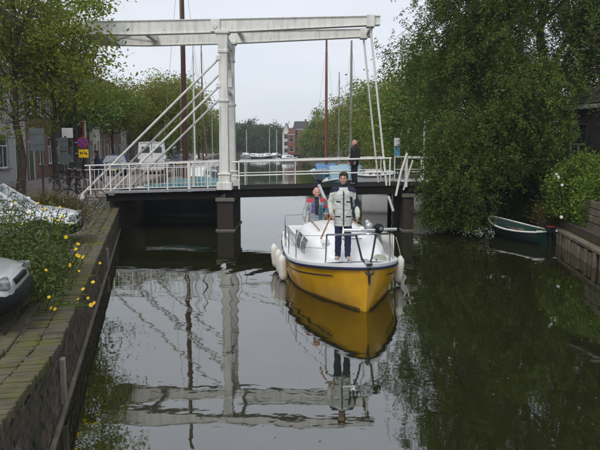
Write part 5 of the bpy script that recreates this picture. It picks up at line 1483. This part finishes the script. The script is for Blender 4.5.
while dd < 120:
    W_ = rng.uniform(5.0, 7.2); fl = rng.choice([2, 2, 3]); H_ = fl * rng.uniform(2.9, 3.2)
    wm = walls[i % len(walls)]
    house('house', '%s %s townhouse along the street, counted away from the camera' % (ords[i], words[wm]), (fline(dd), dd, SZ), HRZ, W_, H_, rng.uniform(1.8, 2.8), wm, rng.choice(['roof_tile', 'roof_dark']), 3 if W_ > 5.8 else 2, fl, doorm=rng.choice(['door_green', 'hull_dark', 'bollard_red']), group='townhouses along the street', fine=dd < 70)
    dd += W_ * u.y + .0; i += 1
# red roofed house and white gable house at the end of the canal
house('house', 'red brick house with white trim and dark roof at the canal end', (AT(293, 208), 206, 1.0), R(-8), 4.6, 8.0, 2.6, 'roof_red', 'roof_dark', 2, 3, depth=7, group='houses at the canal end', door=False, fine=False)
house('house', 'narrow white house with steep grey gable at the canal end', (AT(282.5, 204), 204, 1.0), R(-4), 2.2, 6.6, 3.4, 'plaster', 'plaster_grey', 1, 3, depth=7, gable_front=True, group='houses at the canal end', door=False, fine=False)
house('house', 'low orange brick house between the white gable and the trees', (AT(287.6, 202), 203, 1.0), R(-4), 2.4, 6.2, 2.0, 'roof_red', 'roof_tile', 1, 2, depth=6, group='houses at the canal end', door=False, fine=False)
# dark timber house on the right bank
wh = house('timber_house', 'dark timber house with white eave half hidden behind the hedge', (10.55, 25.6, RZ), R(-72), 5.0, 3.9, 1.7, 'dark_boards', 'roof_dark', 3, 1, depth=6, door=False, framem='plaster_grey')

# ================================================================== MOORED BOATS
def moored(name, label, px, d, rz, L, B, hullm, cabin=None, mast=0, mastm='mast_white', mr=.07, cover=None, boom=True, group='boats moored behind the bridge', free=.8, x=None, cabh=.9, maststep=.42):
    o = thing(name, label, 'boat', (AT(px, d, .5) if x is None else x, d, 0), rz, group)
    h = Hull(L, B, free * 1.35, free, free * 1.1, draft=.3, rake=.4, stern=.72, full=.5, bowpow=.6)
    h.skin(20, 6).build('hull', hullm, o, smooth=50, weld=True)
    h.deck(0, 1, 14).build('deck', 'white_gel' if hullm != 'hull_brown' else 'old_wood', o, smooth=50)
    h.rail(.045, 1, .01, n=20).build('rubbing_strake', 'white_paint' if hullm in ('hull_dark', 'hull_blue', 'hull_green') else 'navy_trim', o, 50)
    if cabin:
        rows = cabin_rows([(-L * .22, B * .24, free, .03), (-L * .20, B * .28, free, cabh * .75), (-L * .02, B * .34, free, cabh), (L * .20, B * .35, free, cabh), (L * .21, B * .35, free, .05)], .28, 16)
        c_ = MB().grid(rows); co = c_.build('cabin', cabin, o, smooth=45)
        for s in (-1, 1):
            for yy in (-.08, .06):
                MB().box((s * (B * .335), L * yy + .2, free + cabh * .5), (.06, L * .09, cabh * .3)).build('window', 'glass_dark', co, bevel=.02)
    if cover:
        rows = []
        for t in np.linspace(.10, .98, 12):
            x_, y_, z_ = h.pt(t, 1)
            pk = .50 * math.sin(math.pi * min(1, t * 1.05)) * (1 + .12 * math.sin(t * 23))
            rows.append([(q * (x_ + .03), y_, z_ - .12 + (pk + .14) * (1 - abs(q) ** 1.6)) for q in (-1, -.8, -.5, -.2, 0, .2, .5, .8, 1)])
        MB().grid(rows).build('cover', cover, o, smooth=60)
    if mast:
        my = -L / 2 + L * maststep
        MB().tube([(0, my, free * .6), (0, my, mast * .7), (0, my, mast)], [mr, mr * .9, mr * .6], 10).build('mast', mastm, o, smooth=50)
        rg_ = MB()
        for q in ((0, -L / 2 + .1, free * 1.3), (0, L / 2 - .1, free * 1.1), (B * .45, my + .3, free), (-B * .45, my + .3, free)):
            rg_.tube([(0, my, mast * .96), q], .012, 4)
        rg_.build('rigging', 'mast_grey', o)
        if boom:
            MB().tube([(0, my + .1, free + cabh + .5), (0, my + L * .42, free + cabh + .62)], mr * .75, 8).build('boom', mastm, o, smooth=50)
            MB().tube([(0, my + .2, free + cabh + .60), (0, my + L * .2, free + cabh + .74), (0, my + L * .38, free + cabh + .70)], [.08, .13, .07], 8).build('furled_sail', 'white_gel' if mastm != 'mast_brown' else 'hull_brown', o, smooth=50)
    return o
mb_ = moored
mb_('sailing_barge', 'dark sailing barge with the thick brown mast behind the bridge', 186, 37.5, R(8), 12, 3.4, 'hull_dark', 'old_wood', 15.5, 'mast_brown', .155, None, True, free=.85, cabh=.5, maststep=.5)
mb_('motor_boat', 'boat under a teal tarpaulin lying right behind the bridge railing', 176, 28.4, R(84), 4.6, 1.7, 'hull_dark', cover='teal_tarp', free=1.28, x=-5.0)
mb_('sailing_boat', 'white sailing boat with slim white mast behind the brown mast', 196, 49, R(6), 8, 2.5, 'white_gel', 'white_gel', 10.8, 'mast_white', .07)
mb_('sailing_boat', 'sailing boat with thin reddish mast next to the bridge tower', 204, 62, R(5), 8, 2.5, 'hull_blue', 'white_gel', 13.2, 'mast_red', .07)
mb_('sailing_boat', 'small white sailing boat seen left of the bridge tower', 213, 76, R(5), 7, 2.4, 'white_gel', 'white_gel', 8.5, 'mast_white', .06)
mb_('sailing_barge', 'blue hulled barge with the tall red mast behind the bridge', 326, 62, R(-3), 11, 3.2, 'hull_blue', 'blue_tarp', 13.4, 'mast_red', .14, None, True, free=.9, cabh=.7)
mb_('sailing_barge', 'barge with dark thin mast topped by a vane right of the red mast', 338.5, 70, R(-3), 10, 3.0, 'hull_dark', 'old_wood', 11.2, 'mast_grey', .08, free=.8, cabh=.6)
mb_('sailing_barge', 'barge with the tallest grey mast behind the bridge person', 350, 56, R(-3), 11, 3.2, 'hull_dark', 'cyan_paint', 12.2, 'mast_grey', .13, free=.85, cabh=.8)
mb_('motor_boat', 'pale blue cabin boat directly behind the bridge railing', 340, 40, R(-2), 6.5, 2.2, 'hull_blue', 'cyan_paint', 0, free=1.0, cabh=1.0)
mb_('motor_boat', 'white motor boat seen between the rails beside the bridge hangers', 382, 48, R(38), 5.6, 2.1, 'white_gel', 'white_gel', 0, free=1.0, cabh=.5)
mb_('motor_boat', 'white covered boat under the edge of the willow', 408, 30.6, R(78), 4.4, 1.7, 'white_gel', None, 0, cover='white_gel', free=1.1)
far = [(246, 205, 'grey motor boat moored at the far end next to the bridge tower'), (255, 185, 'white motor boat at the far end, second from the bridge tower'), (262, 176, 'dark boat moored at the far end of the canal'), (268, 192, 'white boat with slim mast at the far end of the canal'), (288, 150, 'white boat with cabin lying before the white gable house'), (276, 205, 'small boat with mast in front of the white gable house')]
for k, (px, d, lab) in enumerate(far):
    mb_('motor_boat' if k not in (3, 5) else 'sailing_boat', lab, px, d, R(30 + 25 * k), 6.2, 2.2, ['white_gel', 'white_gel', 'hull_dark', 'white_gel', 'white_gel', 'hull_blue'][k], 'white_gel', 9 if k in (3, 5, 0) else 0, 'mast_white', .09, group='boats at the far end of the canal', boom=False, free=.7, cabh=.8)
# signs, ladder-like white rails and mast on the bank right of the hangers
sign_post('road_sign', 'blue and white signs on a pole right of the bridge hangers', 396.5, 33.0, RZ, 137, [('box', 393.5, 399.5, 138, 146, 'sign_white'), ('box', 393.5, 399.5, 147, 156, 'hull_blue')])
jr = thing('jetty_railing', 'white slatted jetty railing beside the moored white boat', 'railing', (AT(405, 30, 1), 30.2, 0))
for k in range(9):
    MB().box((k * .22 - .6, k * .03, 1.2), (.06, .04, 1.0)).build('slat', 'white_paint', jr)
MB().bar((-.7, 0.04, 1.62), (1.3, .30, 1.62), .05, .07).build('top_rail', 'white_paint', jr); MB().bar((-.7, .04, .95), (1.3, .30, .95), .05, .07).build('lower_rail', 'white_paint', jr)
for xx, yy in ((-.6, .06), (1.2, .31)): MB().box((xx, yy + .06, .4), (.10, .10, 2.4)).build('post', 'old_wood', jr)
fp = thing('flag_pole', 'slim white pole standing at the willow edge behind the bridge', 'pole', (AT(423.5, 36, 2), 36, -.3))
MB().tube([(0, 0, 0), (0, 0, 4.8)], .05, 8).build('pole', 'mast_white', fp, 40); MB().ball((0, 0, 4.83), .08).build('finial', 'mast_white', fp, 40)

# a few fallen leaves drifting on the water
rg = np.random.default_rng(91); n = 260
P = np.stack([rg.uniform(-6, 8, n), rg.uniform(6.3, 24, n), np.full(n, .004)], axis=1)
P = P[(P[:, 0] > -2.3 - .2436 * (P[:, 1] - 6.34)) & (P[:, 0] < 4.8 + .159 * P[:, 1]) & ~((abs(P[:, 0] - .75) < 1.7) & (P[:, 1] > 11.3))]
V = leaves_at(P, rg, .05, .6, 0, 1.0); V[:, :, 2] = .004 + (V[:, :, 2] - .004) * .05
tag(link('leaves', quads_mesh('leaves', V, 'leaf_dry')), 'scattered fallen leaves drifting on the canal', 'leaves', kind='stuff')

# ================================================================== AIR
hz_ = MB().box((0, 300, 20), (1500, 1200, 46))
hz_.build('haze', 'soil'); ho = bpy.data.objects['haze']; ho.data.materials.clear()
hm = bpy.data.materials.new('haze'); hm.use_nodes = True; hm.node_tree.nodes.clear()
ov = hm.node_tree.nodes.new('ShaderNodeOutputMaterial'); pv = hm.node_tree.nodes.new('ShaderNodeVolumePrincipled')
pv.inputs['Color'].default_value = (.82, .88, .96, 1); pv.inputs['Density'].default_value = .0005
hm.node_tree.links.new(pv.outputs[0], ov.inputs['Volume']); ho.data.materials.append(hm)
tag(ho, 'thin pale autumn haze over the far canal', 'haze', kind='stuff')
